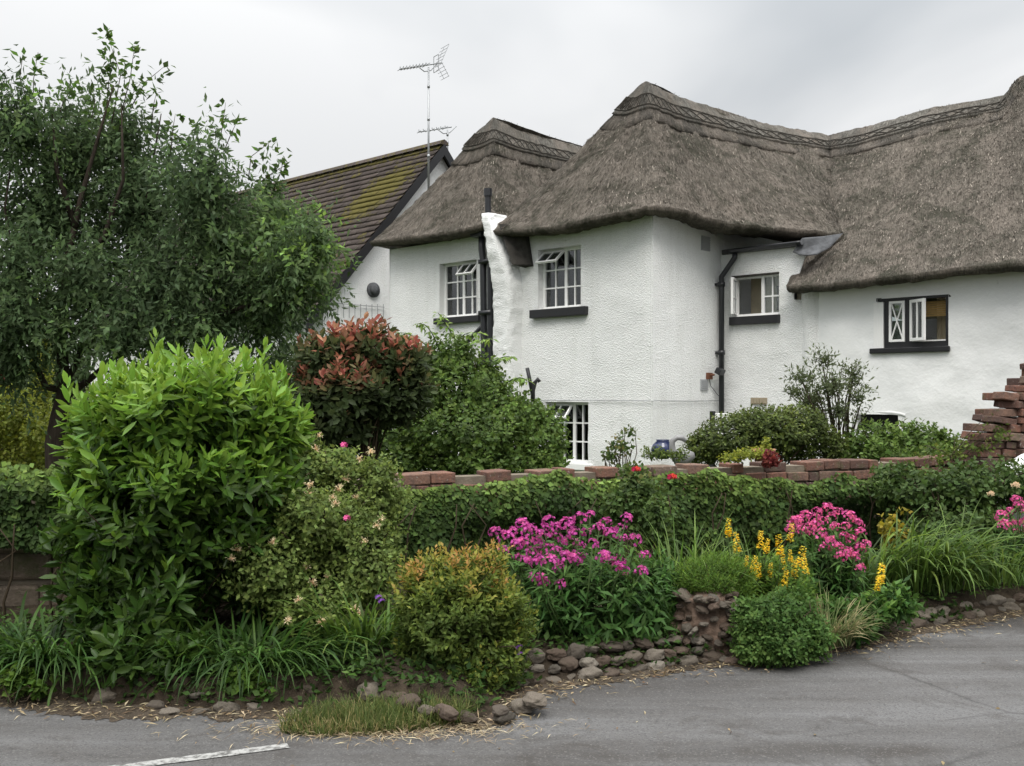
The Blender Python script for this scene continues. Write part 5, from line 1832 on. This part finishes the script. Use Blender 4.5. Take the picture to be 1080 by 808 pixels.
shrub('purple_leaf_plant', 'dark purple red leaved tuft hanging over the brick wall', 'plant', P(813, 484, 9.0), [pxblob(813, 484, 9, 9.0, 8)], M['redleaf'], 36, 5, .05, .05, .03, stems=0)
pt = P(805, 486, 9.25)
pot = thing('terracotta_pot', 'terracotta pot resting on the brick wall', 'plant pot', tuple(pt))
m = MB()
rs = [(0, .07), (.075, .095), (.078, .105), (.105, .108), (.105, .092), (.07, .085)]
vs = [(r * math.cos(2 * PI * k / 20), r * math.sin(2 * PI * k / 20), z) for z, r in rs for k in range(20)]
fs = [(i * 20 + k, i * 20 + (k + 1) % 20, (i + 1) * 20 + (k + 1) % 20, (i + 1) * 20 + k) for i in range(5) for k in range(20)] + [tuple(reversed(range(20))), tuple(range(100, 120))]
m.add(vs, fs).build('pot', M['terracotta'], pot, True)
bpot = thing('blue_pot', 'round dark blue glazed pot against the white wall', 'pot', tuple(P(699, 482, 10.9)))
m = MB()
rs = [(0, .08), (.05, .15), (.13, .18), (.21, .15), (.26, .09), (.28, .105), (.28, .085), (.2, .08)]
vs = [(.7 * r * math.cos(2 * PI * k / 24), .7 * r * math.sin(2 * PI * k / 24), .72 * z - .02) for z, r in rs for k in range(24)]
fs = [(i * 24 + k, i * 24 + (k + 1) % 24, (i + 1) * 24 + (k + 1) % 24, (i + 1) * 24 + k) for i in range(7) for k in range(24)] + [tuple(reversed(range(24))), tuple(range(168, 192))]
m.add(vs, fs).build('body', M['blueglaze'], bpot, True)
swn = thing('stone_bird', 'grey curved neck bird ornament beside the blue pot', 'ornament', tuple(P(716, 480, 10.8)))
m = MB().tube([(-.02, 0, -.05), (-.07, 0, .05), (-.07, 0, .14), (-.02, 0, .18), (.04, 0, .175), (.07, 0, .14)], [.05, .04, .03, .028, .03, .014], 10)
m.tube([(.16, 0, .0), (.06, 0, -.02), (-.05, 0, -.03)], [.03, .10, .07], 12)
m.build('body', M['greyglaze'], swn, True)

# ---- ivy on the walls
def ivy(name, label, p0, p1, zlo, zhi, n, thick, mat, toplump=.12, Lr=(.045, .085), over=0.0, zl2=None):
    d = p1 - p0; Ln = np.linalg.norm(d); d = d / Ln
    out = np.array([d[1], -d[0]])
    root = thing(name, label, 'ivy', (p0[0], p0[1], 0))
    u = RNG.random(n) * Ln
    base3 = np.stack([p0[0] + d[0] * u, p0[1] + d[1] * u, np.zeros(n)], 1)
    top = zhi + toplump * fbm(base3, 1.3, 3) + .05 * vnoise(base3, 6)
    lo = zlo + .22 * fbm(base3, 1.1, 3, 5)
    f = RNG.random(n)
    z = lo + (top - lo) * f
    q = base3.copy(); q[:, 2] = z
    bulge = thick * (.5 + 1.0 * fbm(q, 1.7, 3)) * np.sqrt(np.clip(1 - ((f - .45) / .62) ** 2, 0.05, 1))
    w_ = bulge * (1 - .55 * RNG.random(n) ** 1.5) + .02
    back_ = RNG.random(n) < over
    w_ = np.where(back_ & (f > .8), -RNG.random(n) * .35, w_)
    q[:, 0] += out[0] * w_; q[:, 1] += out[1] * w_
    nn = np.stack([np.full(n, out[0]), np.full(n, out[1]), .35 + 1.2 * np.clip(f - .75, 0, 1) * 3], 1)
    dn = np.stack([RNG.normal(0, .6, n) , RNG.normal(0, .3, n), -np.abs(RNG.normal(.7, .4, n))], 1)
    dn[:, :2] += out * .35
    lv = Leaves()
    Ls = RNG.uniform(*Lr, n)
    t = .32 + .42 * fbm(q, 2.2, 3) + .42 * np.clip((f - .70) * 3.4, 0, 1) + RNG.normal(0, .12, n)
    lv.add(q, nrmz(dn), nrmz(nn + RNG.normal(0, .38, nn.shape)), Ls, Ls * .92, t)
    lv.build('foliage', mat, root, False, .1, .15, np.array([p0[0], p0[1], 0]))
    m = MB()
    m.tube([tuple(d * t_ + out * (.13 + .01 * math.sin(t_ * 9))) + (.02,) for t_ in np.linspace(-.1, Ln + .1, 30)], .012, 5)
    for k in range(int(Ln * 5)):
        x = RNG.random() * Ln
        pts = []
        for j in range(6):
            pts.append(tuple(d * (x + RNG.normal(0, .05) + j * .02) + out * (.13 + .03 * j % 2)) + (j * .17,))
        m.tube(pts, [.012, .011, .009, .008, .006, .004], 5)
    m.build('stems', M['twig'], root, True)
    return root


ivy('ivy', 'dense dark ivy sheet covering the front of the brick wall', WR0 + np.array([-.75, -.45]), WR1 + np.array([.3, -.0]) + np.array([.05, -.12]), .15, .99, 37000, .46, M['ivy'], .15, (.028, .055))
ivy('ivy', 'bright topped ivy over the stone wall at the left edge', WL0 + np.array([2.6, -.15]), WL1 + np.array([.25, -.2]), .66, 1.27, 18000, .46, M['ivy'], .10, (.032, .058), .35)

# ---- honeysuckle
HB_ = [pxblob(x, y, a, 6.75 + d, b_) for x, y, a, b_, d in ((280, 600, 50, 44, -.45), (255, 575, 30, 24, -.45), (320, 545, 46, 40, -.25), (330, 640, 56, 26, -.4), (390, 610, 36, 36, -.2), (355, 500, 42, 34, .3), (395, 525, 34, 38, .3), (345, 545, 50, 40, 0), (300, 580, 58, 44, -.1), (370, 585, 50, 46, 0), (330, 620, 62, 36, -.1), (400, 570, 26, 34, .2), (270, 575, 34, 26, -.1), (400, 500, 22, 22, .3), (330, 480, 20, 24, .4))]
hb = base_at(335, 6.8, .15)
hs, hp, hn = shrub('honeysuckle', 'sprawling pale green honeysuckle with cream pink flowers beside the laurel', 'honeysuckle', hb, HB_, M['honey'], 4600, 6, .11, .042, .022, upb=.3, shell=.35, lump=.32, lscale=2.6, t0=.05, t1=.45, stems=46, droop=.15)
def trumpet_mesh(name, mat):
    lv = Leaves()
    k = 22
    dd = rand_dirs(k, .35)
    lv.add(np.zeros((k, 3)), dd, rand_dirs(k), RNG.uniform(.014, .028, k), RNG.uniform(.005, .009, k), RNG.uniform(0, 1, k))
    lv.add(dd[:14] * .02, nrmz(dd[:14] + RNG.normal(0, .6, (14, 3))), rand_dirs(14), .016, .008, .8)
    return take_mesh(lv.build(name, mat, None, False, .3, .5))
TRM = [trumpet_mesh('honeysuckle_flower', M['cream']) for _ in range(3)]
idx = np.where((hn[:, 1] < .15) & (hn[:, 2] > -.3))[0]
for k in RNG.choice(idx, 34, replace=False):
    put('flower_head', TRM[RNG.integers(3)], hs, hp[k] + hn[k] * .03 - hb, RNG.uniform(.8, 1.3), (RNG.normal(0, .4), RNG.normal(0, .4), RNG.random() * 6))
PKM = take_mesh(floret_mesh('rosebud', M['pink'], .02, 9, .014))
for x, y in ((365, 547), (362, 470)):
    put('flower_head', PKM, hs, P(x, y, 6.35) - hb, 1.2)

# ---- golden spiraea
gy = base_at(487, 5.95, .1)
GB = [pxblob(x, y, a, 5.95 + d, b_) for x, y, a, b_, d in ((487, 645, 72, 60, 0), (446, 645, 40, 46, -.05), (440, 690, 30, 30, 0), (530, 680, 34, 36, 0), (495, 712, 44, 20, -.05), (525, 640, 38, 46, 0), (487, 605, 52, 28, 0), (490, 690, 58, 36, 0), (515, 590, 22, 18, .1), (450, 605, 30, 22, 0))]
def gold_tip(p, nn):
    t = .18 + .40 * np.clip(nn[:, 2] + .1, 0, 1) + .25 * np.clip((p[:, 2] - .5) / .35, 0, 1) * np.clip(nn[:, 2] + .3, 0, 1) + .32 * fbm(p, 4, 2) + RNG.normal(0, .12, len(p))
    return t - .22, t + .05
shrub('golden_bush', 'rounded golden yellow bush with orange tips at the corner of the road', 'shrub', gy, GB, M['spiraea'], 2900, 8, .11, .040, .017, upb=.7, shell=.45, lump=.6, lscale=5, tipf=gold_tip, amin=25, amax=62, stems=60, r0=.006, droop=.05)

# ---- phlox
HEADS_M = [take_mesh(floret_mesh('phlox_head', M['magenta'], .046, 34, .0135, 5, .95)) for _ in range(4)]
HEADS_P = [take_mesh(floret_mesh('phlox_head', M['pink'], .048, 36, .0135, 5, .95)) for _ in range(4)]


def phlox(name, label, base, stems_top, heads, foliage_blobs, nsh, hs_=(.7, 1.2), zlo=.25):
    base = np.asarray(base)
    root = thing(name, label, 'flowers', tuple(base))
    m = MB()
    lv = Leaves()
    for q in stems_top:
        b0_ = base + np.array([(q[0] - base[0]) * .55 + RNG.normal(0, .03), (q[1] - base[1]) * .6, 0])
        mid_ = (b0_ + q) / 2 + RNG.normal(0, .02, 3)
        m.tube([b0_ - base, mid_ - base, q - base], [.006, .005, .004], 5)
        k = 20
        t = RNG.uniform(.12, .97, k)[:, None]
        pp = b0_ * (1 - t) ** 2 + 2 * mid_ * t * (1 - t) + q * t ** 2
        az = RNG.random(k) * 2 * PI
        dd = np.stack([np.cos(az), np.sin(az), RNG.uniform(-.35, .5, k)], 1)
        lv.add(pp, nrmz(dd), nrmz(RNG.normal(0, .2, (k, 3)) + np.array([0, 0, 1]) - dd * .2), RNG.uniform(.07, .115, k), RNG.uniform(.018, .027, k), np.clip(t[:, 0] * .7 + RNG.normal(0, .12, k), 0, 1))
    p, nn = blob_points(foliage_blobs, nsh, .4, .25, 3, .1)
    shoots(lv, p, nrmz(nn + np.array([0, 0, .8])), 6, .12, .095, .022, 35, 85, .3, .1, .55)
    lv.build('foliage', M['phloxleaf'], root, False, .12, .35, base)
    m.build('stems', M['greenstem'], root, True)
    for k, q in enumerate(stems_top):
        put('flower_head', heads[k % len(heads)], root, q - base, RNG.uniform(*hs_), (RNG.normal(0, .25), RNG.normal(0, .25), RNG.random() * 6))
    return root


tops = []
for x, y in ((548, 548), (560, 560), (572, 556), (585, 560), (598, 556), (610, 548), (624, 545), (632, 560), (645, 566), (655, 558), (664, 550), (672, 572), (682, 588), (652, 590), (640, 585), (625, 575), (612, 578), (600, 572), (588, 580), (576, 578), (565, 575), (553, 572), (542, 562), (535, 570), (545, 588), (557, 592), (568, 597), (580, 594), (591, 598), (604, 590), (617, 590), (634, 592), (660, 570), (618, 560), (605, 565), (594, 588), (574, 618), (594, 618), (650, 600), (676, 602), (563, 606), (588, 566), (570, 566), (555, 560), (527, 562), (530, 580), (640, 552), (580, 548), (548, 578), (562, 584)):
    tops.append(P(x + RNG.normal(0, 1.5), y + RNG.normal(0, 1.5), 6.45 + (592 - y) * .008 + RNG.normal(0, .10)))
phb = base_at(610, 6.6, .2)
FB = [pxblob(x, y, a, 6.6 + d, b_) for x, y, a, b_, d in ((570, 640, 46, 46, 0), (620, 630, 58, 52, 0), (665, 635, 40, 48, 0), (600, 600, 60, 34, .1), (690, 650, 24, 34, 0))]
phlox('magenta_phlox', 'wide clump of magenta phlox flowering beside the golden bush', phb, tops, HEADS_M, FB, 520)
tops = []
for x, y in ((838, 552), (850, 545), (862, 540), (873, 537), (884, 541), (895, 546), (903, 553), (908, 562), (914, 575), (905, 580), (893, 584), (884, 578), (876, 572), (890, 566), (898, 570), (880, 556), (868, 552), (857, 556), (846, 560), (835, 560), (860, 548), (876, 546), (892, 556), (887, 588), (865, 565), (870, 580), (902, 588), (842, 550), (908, 600), (852, 562)):
    tops.append(P(x, y, 7.55 + (575 - y) * .008 + RNG.normal(0, .06)))
phlox('pink_phlox', 'dense rounded head of bright pink phlox behind the yellow spikes', base_at(875, 7.7, .2), tops, HEADS_P, [pxblob(x, y, a, 7.75, b_) for x, y, a, b_ in ((855, 600, 36, 34), (890, 605, 30, 30), (870, 580, 36, 22))], 260, (.75, 1.15))
tops = []
for x, y in ((1056, 545), (1065, 540), (1074, 535), (1082, 540), (1070, 552), (1060, 555), (1079, 552), (1072, 562), (1088, 530), (1095, 545), (1100, 556), (1072, 528), (1084, 560), (1108, 545)):
    tops.append(P(x, y, 8.3 + RNG.normal(0, .06)))
phlox('pink_phlox', 'pink phlox cut by the right edge under the ivy', base_at(1080, 8.5, .2), tops, HEADS_P, [pxblob(x, y, a, 8.5, b_) for x, y, a, b_ in ((1070, 580, 26, 30), (1095, 585, 30, 34))], 160, (.7, 1.1))

# ---- yellow loosestrife
def spike_mesh(mat):
    lv = Leaves()
    k = 90
    h = RNG.random(k)
    az = RNG.random(k) * 2 * PI
    p = np.stack([.010 * np.cos(az), .010 * np.sin(az), h * .16], 1)
    dd = np.stack([np.cos(az), np.sin(az), RNG.uniform(.1, .8, k)], 1)
    lv.add(p, nrmz(dd), nrmz(np.stack([-np.cos(az) * .3, -np.sin(az) * .3, np.ones(k)], 1)), .026 * (1.15 - .6 * h), .021 * (1.15 - .5 * h), RNG.random(k))
    return take_mesh(lv.build('flower_spike', mat, None, False, .2, .3))
SPK = [spike_mesh(M['yellow']) for _ in range(3)]
yb = base_at(815, 7.05, .2)
yl = thing('yellow_loosestrife', 'yellow flower spikes rising from a leafy clump between the phloxes', 'flowers', tuple(yb))
YT = [(768, 555, 1), (778, 572, 1.1), (802, 568, 1), (808, 572, .8), (823, 577, 1.2), (793, 594, 1), (800, 598, .8), (812, 598, .8), (843, 590, 1.3), (850, 594, .9), (826, 608, .9), (820, 618, .8), (842, 616, .8), (834, 582, .7), (786, 588, .7), (838, 598, 1.0), (796, 602, .8), (829, 552 + 40, .8), (833, 560, 1.0), (928, 605, 1.2), (924, 612, .9), (810, 628, .6)]
m = MB(); lv = Leaves()
for x, y, s_ in YT:
    q = P(x, y + 12, 6.95 + RNG.normal(0, .08))
    b0_ = yb + np.array([(q[0] - yb[0]) * .75, RNG.normal(0, .05), 0])
    m.tube([(0, 0, -.03), b0_ - yb, (b0_ + q) / 2 - yb + RNG.normal(0, .015, 3), q - yb], [.012, .006, .004, .003], 5)
    put('flower_spike', SPK[RNG.integers(3)], yl, q - yb, s_ * .80, (RNG.normal(0, .12), RNG.normal(0, .12), RNG.random() * 6))
    k = 34
    t = RNG.uniform(.05, .95, k)[:, None]
    az = RNG.random(k) * 2 * PI
    dd = np.stack([np.cos(az), np.sin(az), RNG.uniform(0, .7, k)], 1)
    lv.add(b0_ + (q - b0_) * t, nrmz(dd), nrmz(RNG.normal(0, .2, (k, 3)) + np.array([0, 0, 1]) - dd * .3), RNG.uniform(.05, .09, k), RNG.uniform(.014, .022, k), RNG.uniform(.2, .8, k))
lv.build('foliage', M['mound'], yl, False, .12, .3, yb)
m.build('stems', M['greenstem'], yl, True)

# ---- mounds and clumps in the bed
shrub('feathery_mound', 'feathery bright green mound spilling over the rubble pillar', 'plant', base_at(752, 6.75, .2), [pxblob(x, y, a, 6.75 + d, b_) for x, y, a, b_, d in ((750, 605, 36, 24, 0), (728, 608, 20, 20, 0), (778, 612, 22, 26, .05), (760, 595, 26, 16, .1), (785, 635, 14, 24, 0))], M['mound'], 1100, 8, .08, .032, .006, upb=.8, t0=.1, t1=.5, stems=20, amin=20, amax=60, r0=.005)
shrub('geranium_bush', 'low grey green bush spilling onto the road right of the rubble pillar', 'plant', base_at(825, 6.45, .05), [pxblob(x, y, a, 6.45 + d, b_) for x, y, a, b_, d in ((800, 655, 24, 34, 0), (835, 648, 26, 34, .1), (820, 672, 40, 26, 0), (850, 672, 26, 24, .05), (800, 682, 24, 16, -.05), (785, 655, 12, 26, 0))], M['geranium'], 2100, 7, .085, .032, .020, upb=.6, lump=.75, lscale=6, t0=.05, t1=.5, stems=26, amin=30, amax=80, r0=.005, zmin=.01)
shrub('low_leafy_plant', 'low broad leaved plants beside the cobbles under the strap leaves', 'plant', base_at(905, 6.95, .08), [pxblob(x, y, a, 6.95 + d, b_) for x, y, a, b_, d in ((880, 650, 22, 22, 0), (915, 645, 26, 20, .1), (945, 635, 22, 18, .2), (905, 662, 24, 12, 0))], M['phloxleaf'], 360, 6, .10, .075, .030, upb=.6, t0=.2, t1=.7, stems=8, r0=.004)
strap_clump('arching_strap_plant', 'arching strap leaved clump sweeping towards the road on the right', base_at(965, 7.95, .2), .42, .2, 420, .62, .016, M['strap'], .4, 1.9, cat='plant', azc=-.3, azs=1.0)
strap_clump('grassy_tuft', 'wispy grey green tuft with dry straw coloured blades right of the low green bush', base_at(872, 6.75, .06), .16, .1, 420, .30, .008, M['drygrass'], .5, 1.1)
strap_clump('arching_strap_plant', 'strap leaved tuft beneath the right hand pink phlox', base_at(1055, 8.1, .2), .25, .15, 120, .5, .014, M['strap'], .4, 1.6)
strap_clump('strap_leaf_plant', 'dark grassy strap leaved clump in the bottom left corner', base_at(45, 6.0, .1), .42, .16, 520, .46, .015, M['strapshade'], .75, 1.8)
strap_clump('strap_leaf_plant', 'dark strap leaved clump between the laurel and the honeysuckle', base_at(262, 5.95, .1), .42, .14, 520, .46, .015, M['strapshade'], .75, 1.8)
strap_clump('strap_leaf_plant', 'strap leaved clump left of the golden bush', base_at(382, 6.15, .1), .2, .12, 190, .46, .017, M['strap'], .4, 1.5)
strap_clump('strap_leaf_plant', 'tall thin bladed tuft right of the magenta phlox', base_at(715, 7.1, .2), .18, .1, 130, .62, .011, M['strap'], .3, 1.3)
shrub('leafy_perennial', 'fresh green foliage around the feet of the yellow flower spikes', 'plant', base_at(812, 7.0, .2), [pxblob(x, y, a, 7.05 + d, b_) for x, y, a, b_, d in ((790, 612, 26, 22, 0), (825, 615, 34, 24, 0), (808, 598, 22, 16, .1), (845, 628, 20, 18, -.1))], M['mound'], 420, 7, .10, .055, .014, upb=.8, t0=.1, t1=.6, stems=10, r0=.004)
strap_clump('strap_leaf_plant', 'thin grassy tuft behind the yellow spikes', base_at(775, 7.4, .2), .35, .1, 130, .5, .010, M['strap'], .4, 1.2)
shrub('fern', 'loose green ferny plant between the magenta phlox and the pillar', 'plant', base_at(690, 6.85, .2), [pxblob(x, y, a, 6.85, b_) for x, y, a, b_ in ((690, 620, 28, 40), (700, 660, 24, 28), (675, 660, 26, 26))], M['phloxleaf'], 420, 6, .1, .075, .02, upb=.7, t0=.1, t1=.5, stems=12, r0=.005)
shrub('climbing_rose', 'climbing rose with reddish leaves on the ivy beside the red bloom', 'rose', base_at(672, 7.75, .2), [pxblob(x, y, a, 7.75 + d, b_) for x, y, a, b_, d in ((672, 520, 30, 24, .2), (690, 550, 24, 30, 0), (655, 535, 24, 20, .1), (700, 580, 20, 26, 0), (668, 500, 18, 14, .3))], M['roseleaf'], 380, 6, .11, .05, .032, upb=.3, t0=.05, t1=.55, stems=26, r0=.006)
rr_ = bpy.data.objects['climbing_rose']
RED = take_mesh(floret_mesh('rose_bloom', M['redpetal'], .022, 16, .02))
put('flower_head', RED, rr_, P(671, 495, 7.75) - np.array(rr_.location), 1.1)
put('flower_head', RED, rr_, P(709, 503, 7.9) - np.array(rr_.location), 1.2)
shrub('yellowing_rose', 'yellow leaved sprig against the dark ivy right of the pink phlox', 'rose', base_at(942, 8.3, .2), [pxblob(x, y, a, 8.3, b_) for x, y, a, b_ in ((935, 552, 12, 12), (945, 562, 14, 12), (938, 572, 12, 10), (952, 538, 6, 6))], M['yellowleaf'], 60, 5, .08, .05, .032, stems=12, r0=.005, inner=0)
shrub('rambling_shrub', 'mid green rambling shrub over the wall below the stepped bricks', 'shrub', base_at(1000, 8.9, .2), [pxblob(x, y, a, 8.9 + d, b_) for x, y, a, b_, d in ((960, 520, 40, 26, .2), (1010, 515, 44, 30, .2), (1060, 512, 44, 28, .3), (1000, 555, 50, 34, 0), (1045, 560, 34, 30, 0), (945, 500, 30, 14, .4), (1105, 515, 40, 30, .3))], M['roseleaf'], 1500, 6, .12, .058, .036, upb=.3, t0=.0, t1=.4, stems=40, lump=.3)
rs_ = bpy.data.objects['rambling_shrub']
CRM = take_mesh(floret_mesh('pale_bloom', M['cream'], .022, 14, .02))
put('flower_head', CRM, rs_, P(1071, 512, 8.35) - np.array(rs_.location), 1.2)
put('flower_head', CRM, rs_, P(1045, 521, 8.4) - np.array(rs_.location), 1.0)
shrub('trailing_bramble', 'thin trailing stems with small leaves over the brick wall end', 'bramble', P(1005, 485, 9.8), [pxblob(x, y, a, 9.75, b_) for x, y, a, b_ in ((990, 478, 26, 10), (1025, 470, 22, 14), (1050, 455, 16, 18))], M['backleaf'], 90, 5, .10, .045, .028, t0=.2, t1=.7, stems=24, r0=.004, inner=0)
for x, Y, lab in ((20, 5.62, 'small rounded weed at the verge in the left corner'), (255, 5.62, 'small rounded weed by the stones under the strap leaves')):
    shrub('weed', lab, 'weed', base_at(x, Y, .03), [pxblob(x, 718, 16, Y, 14), pxblob(x + 22, 726, 10, Y, 8)], M['mound'], 70, 5, .06, .05, .04, upb=.6, t0=.0, t1=.4, stems=10, r0=.004)
shrub('verbena', 'sprig of violet flowers at the foot of the golden bush', 'flowers', base_at(548, 6.0, .1), [pxblob(547, 690, 9, 6.0, 14)], M['phloxleaf'], 26, 5, .06, .04, .012, stems=8, r0=.003)
VIO = take_mesh(floret_mesh('violet_head', M['violet'], .016, 14, .008))
vr = bpy.data.objects['verbena']
for x, y in ((547, 682), (548, 690), (402, 634), (399, 630)):
    put('flower_head', VIO, vr, P(x, y, 5.85) - np.array(vr.location), 1.2)

# ---- ground cover, grass and litter
def stuff_leaves(name, n, fpos, mat, L, W, up=.5, tip=(0, 1)):
    p = fpos(n)
    lv = Leaves()
    d = rand_dirs(len(p), 0); d[:, 2] = np.abs(d[:, 2]) * up; d = nrmz(d)
    lv.add(p, d, nrmz(RNG.normal(0, .3, p.shape) + np.array([0, 0, 1])), RNG.uniform(*L, len(p)), RNG.uniform(*W, len(p)), RNG.uniform(*tip, len(p)))
    o = lv.build(name, mat, None, False, .1, .2)
    o['kind'] = 'stuff'
    return o


def bed_pos(n):
    i_ = RNG.integers(20, len(XY) - 15, n); j_ = RNG.integers(3, 22, n)
    q = q3[i_, j_] + RNG.normal(0, .06, (n, 3)) * np.array([1, 1, 0])
    q[:, 2] += RNG.uniform(0, .05, n)
    keep = fbm(q, 1.6, 2, 3) > -.25
    return q[keep]


stuff_leaves('ground_cover', 14000, bed_pos, M['geranium'], (.03, .075), (.015, .04), .7, (0, .6))


def front_pos(n):
    i_ = RNG.integers(8, len(XY) - 22, n); j_ = RNG.integers(1, 10, n)
    q = q3[i_, j_] + RNG.normal(0, .04, (n, 3)) * np.array([1, 1, 0])
    q[:, 2] += RNG.uniform(.0, .10, n) * (.4 + fbm(q, 5, 2))
    den = np.where(q[:, 0] < -.4, .4, .05)
    keep = fbm(q, 2.6, 2, 3) > -den
    return q[keep]


stuff_leaves('undergrowth', 15000, front_pos, M['weedleaf'], (.025, .06), (.015, .038), 1.1, (0, .7))


def verge_pos(n):
    k = RNG.integers(0, len(fx), n)
    w_ = RNG.normal(.02, .13, n)
    q = np.stack([fx[k, 0] + nr[k, 0] * w_, fx[k, 1] + nr[k, 1] * w_, np.full(n, .014)], 1)
    return q


o = stuff_leaves('leaf_litter', 3000, verge_pos, M['straws'], (.02, .075), (.004, .014), .12, (0, .9))
def road_pos(n):
    x = RNG.uniform(-3, 4, n); y = RNG.uniform(4.3, 7.5, n)
    keep = (y < np.interp(x, EA[:-4, 0], EA[:-4, 1]) - .1) & (RNG.random(n) < .8)
    return np.stack([x, y, np.full(n, .008)], 1)[keep]
stuff_leaves('road_litter', 130, road_pos, M['straws'], (.015, .05), (.006, .018), .06, (0, .8))

# tuft of rough grass at the corner of the verge
n = 5200
c0 = G(405, 764)
a_ = RNG.random(n) * 2 * PI; r_ = np.sqrt(RNG.random(n))
bs_ = np.stack([c0[0] + .50 * r_ * np.cos(a_), c0[1] + .17 * r_ * np.sin(a_) + .10 * (r_ * np.cos(a_)) , np.full(n, .0)], 1)
keep = fbm(bs_, 6, 2) > -.3
bs_ = bs_[keep]; n = len(bs_)
edge_ = np.clip((c0[1] - .02 - bs_[:, 1]) / .14, 0, 1)
tipv = np.clip(.25 + .35 * fbm(bs_, 5, 2) + .45 * edge_ * RNG.random(n) + RNG.normal(0, .2, n), 0, 1)
o = blades('grass', M['grassb'], None, (0, 0, 0), bs_, RNG.random(n) * 2 * PI, RNG.uniform(.05, .16, n) * (1 - .4 * edge_), RNG.uniform(.003, .006, n), np.abs(RNG.normal(.4, .3, n)), RNG.uniform(.2, 1.4, n), tipv, 4)
o['kind'] = 'stuff'
stuff_leaves('dry_grass_litter', 1500, lambda n: np.stack([c0[0] + .62 * RNG.normal(0, .55, n), c0[1] - .10 + RNG.normal(0, .085, n), np.full(n, .012)], 1), M['straws'], (.03, .10), (.002, .006), .15, (.2, 1))

SKY_ZENITH, SUN_E, SKY_OFF, EXPO = 5.6, 1.6, (20.1, 4.9, 7.7), .19

# ================================================================== SKY, LIGHT, CAMERA
w = bpy.data.worlds.new('World')
sc.world = w
w.use_nodes = True
t = w.node_tree
t.nodes.clear()
SUN_EL, SUN_AZ = math.radians(52), math.radians(182)   # azimuth clockwise from +Y
out = t.nodes.new('ShaderNodeOutputWorld')
bg = t.nodes.new('ShaderNodeBackground')
sky = t.nodes.new('ShaderNodeTexSky')
sky.sky_type = 'NISHITA'; sky.sun_disc = False
sky.sun_elevation = SUN_EL; sky.sun_rotation = SUN_AZ
bg.inputs['Strength'].default_value = .1
tc = t.nodes.new('ShaderNodeTexCoord')
sep = t.nodes.new('ShaderNodeSeparateXYZ'); t.links.new(tc.outputs['Generated'], sep.inputs[0])
def mnode(op, a, b=0.0, clamp=False):
    n = t.nodes.new('ShaderNodeMath'); n.operation = op; n.use_clamp = clamp
    for s, v in zip(n.inputs, (a, b)):
        if isinstance(v, bpy.types.NodeSocket): t.links.new(v, s)
        else: s.default_value = v
    return n.outputs[0]
# cloud deck: noise on a flat layer overhead
zc = mnode('MAXIMUM', sep.outputs[2], .02)
zz = mnode('ADD', zc, .16)
dv = t.nodes.new('ShaderNodeCombineXYZ')
t.links.new(mnode('DIVIDE', sep.outputs[0], zz), dv.inputs[0]); t.links.new(mnode('DIVIDE', sep.outputs[1], zz), dv.inputs[1])
of = t.nodes.new('ShaderNodeVectorMath'); of.operation = 'ADD'; t.links.new(dv.outputs[0], of.inputs[0]); of.inputs[1].default_value = SKY_OFF
nz = t.nodes.new('ShaderNodeTexNoise'); t.links.new(of.outputs[0], nz.inputs['Vector'])
nz.inputs['Scale'].default_value = .5; nz.inputs['Detail'].default_value = 5; nz.inputs['Roughness'].default_value = .48
nz.inputs['Distortion'].default_value = .3
rp = t.nodes.new('ShaderNodeValToRGB'); t.links.new(nz.outputs['Fac'], rp.inputs[0])
e = rp.color_ramp.elements
e[0].position = .38; e[0].color = (4.3, 4.5, 4.66, 1)
e[1].position = .54; e[1].color = (6.8, 6.83, 6.83, 1)
# overcast brightening towards the zenith
br_ = mnode('ADD', mnode('MULTIPLY', mnode('POWER', zc, 2.6), SKY_ZENITH), 1.0)
vm = t.nodes.new('ShaderNodeVectorMath'); vm.operation = 'SCALE'
t.links.new(rp.outputs[0], vm.inputs[0]); t.links.new(br_, vm.inputs['Scale'])
mx = t.nodes.new('ShaderNodeMix'); mx.data_type = 'RGBA'
mx.inputs[0].default_value = .93
t.links.new(sky.outputs[0], mx.inputs[6]); t.links.new(vm.outputs[0], mx.inputs[7])
t.links.new(mx.outputs[2], bg.inputs['Color'])
t.links.new(bg.outputs[0], out.inputs[0])

sl_ = bpy.data.lights.new('sun', 'SUN')
sl_.energy = SUN_E; sl_.angle = math.radians(25); sl_.color = (1.0, .955, .87)
so_ = bpy.data.objects.new('sun', sl_)
COL.objects.link(so_)
sd_ = Vector((math.sin(SUN_AZ) * math.cos(SUN_EL), math.cos(SUN_AZ) * math.cos(SUN_EL), math.sin(SUN_EL)))
so_.rotation_euler = sd_.to_track_quat('Z', 'Y').to_euler()
so_.location = (10, -10, 30)

cam = bpy.data.cameras.new('camera')
co_ = bpy.data.objects.new('camera', cam)
COL.objects.link(co_)
co_.location = (0, 0, EYE)
co_.rotation_euler = (PI / 2, 0, 0)
cam.sensor_width = 36
cam.lens = 36 * F / 1080
cam.shift_y = (HZ - 404) / 1080
cam.clip_start = .1; cam.clip_end = 2000
sc.camera = co_
sc.view_settings.view_transform = 'Standard'
sc.view_settings.look = 'None'
sc.view_settings.exposure = EXPO
sc.view_settings.gamma = 1.0
sc.view_settings.use_curve_mapping = False
sc.cycles.max_bounces = 6
sc.cycles.diffuse_bounces = 3
sc.cycles.glossy_bounces = 3
sc.cycles.transparent_max_bounces = 8
sc.cycles.transmission_bounces = 4
sc.cycles.caustics_reflective = False
sc.cycles.caustics_refractive = False
sc.cycles.use_denoising = True
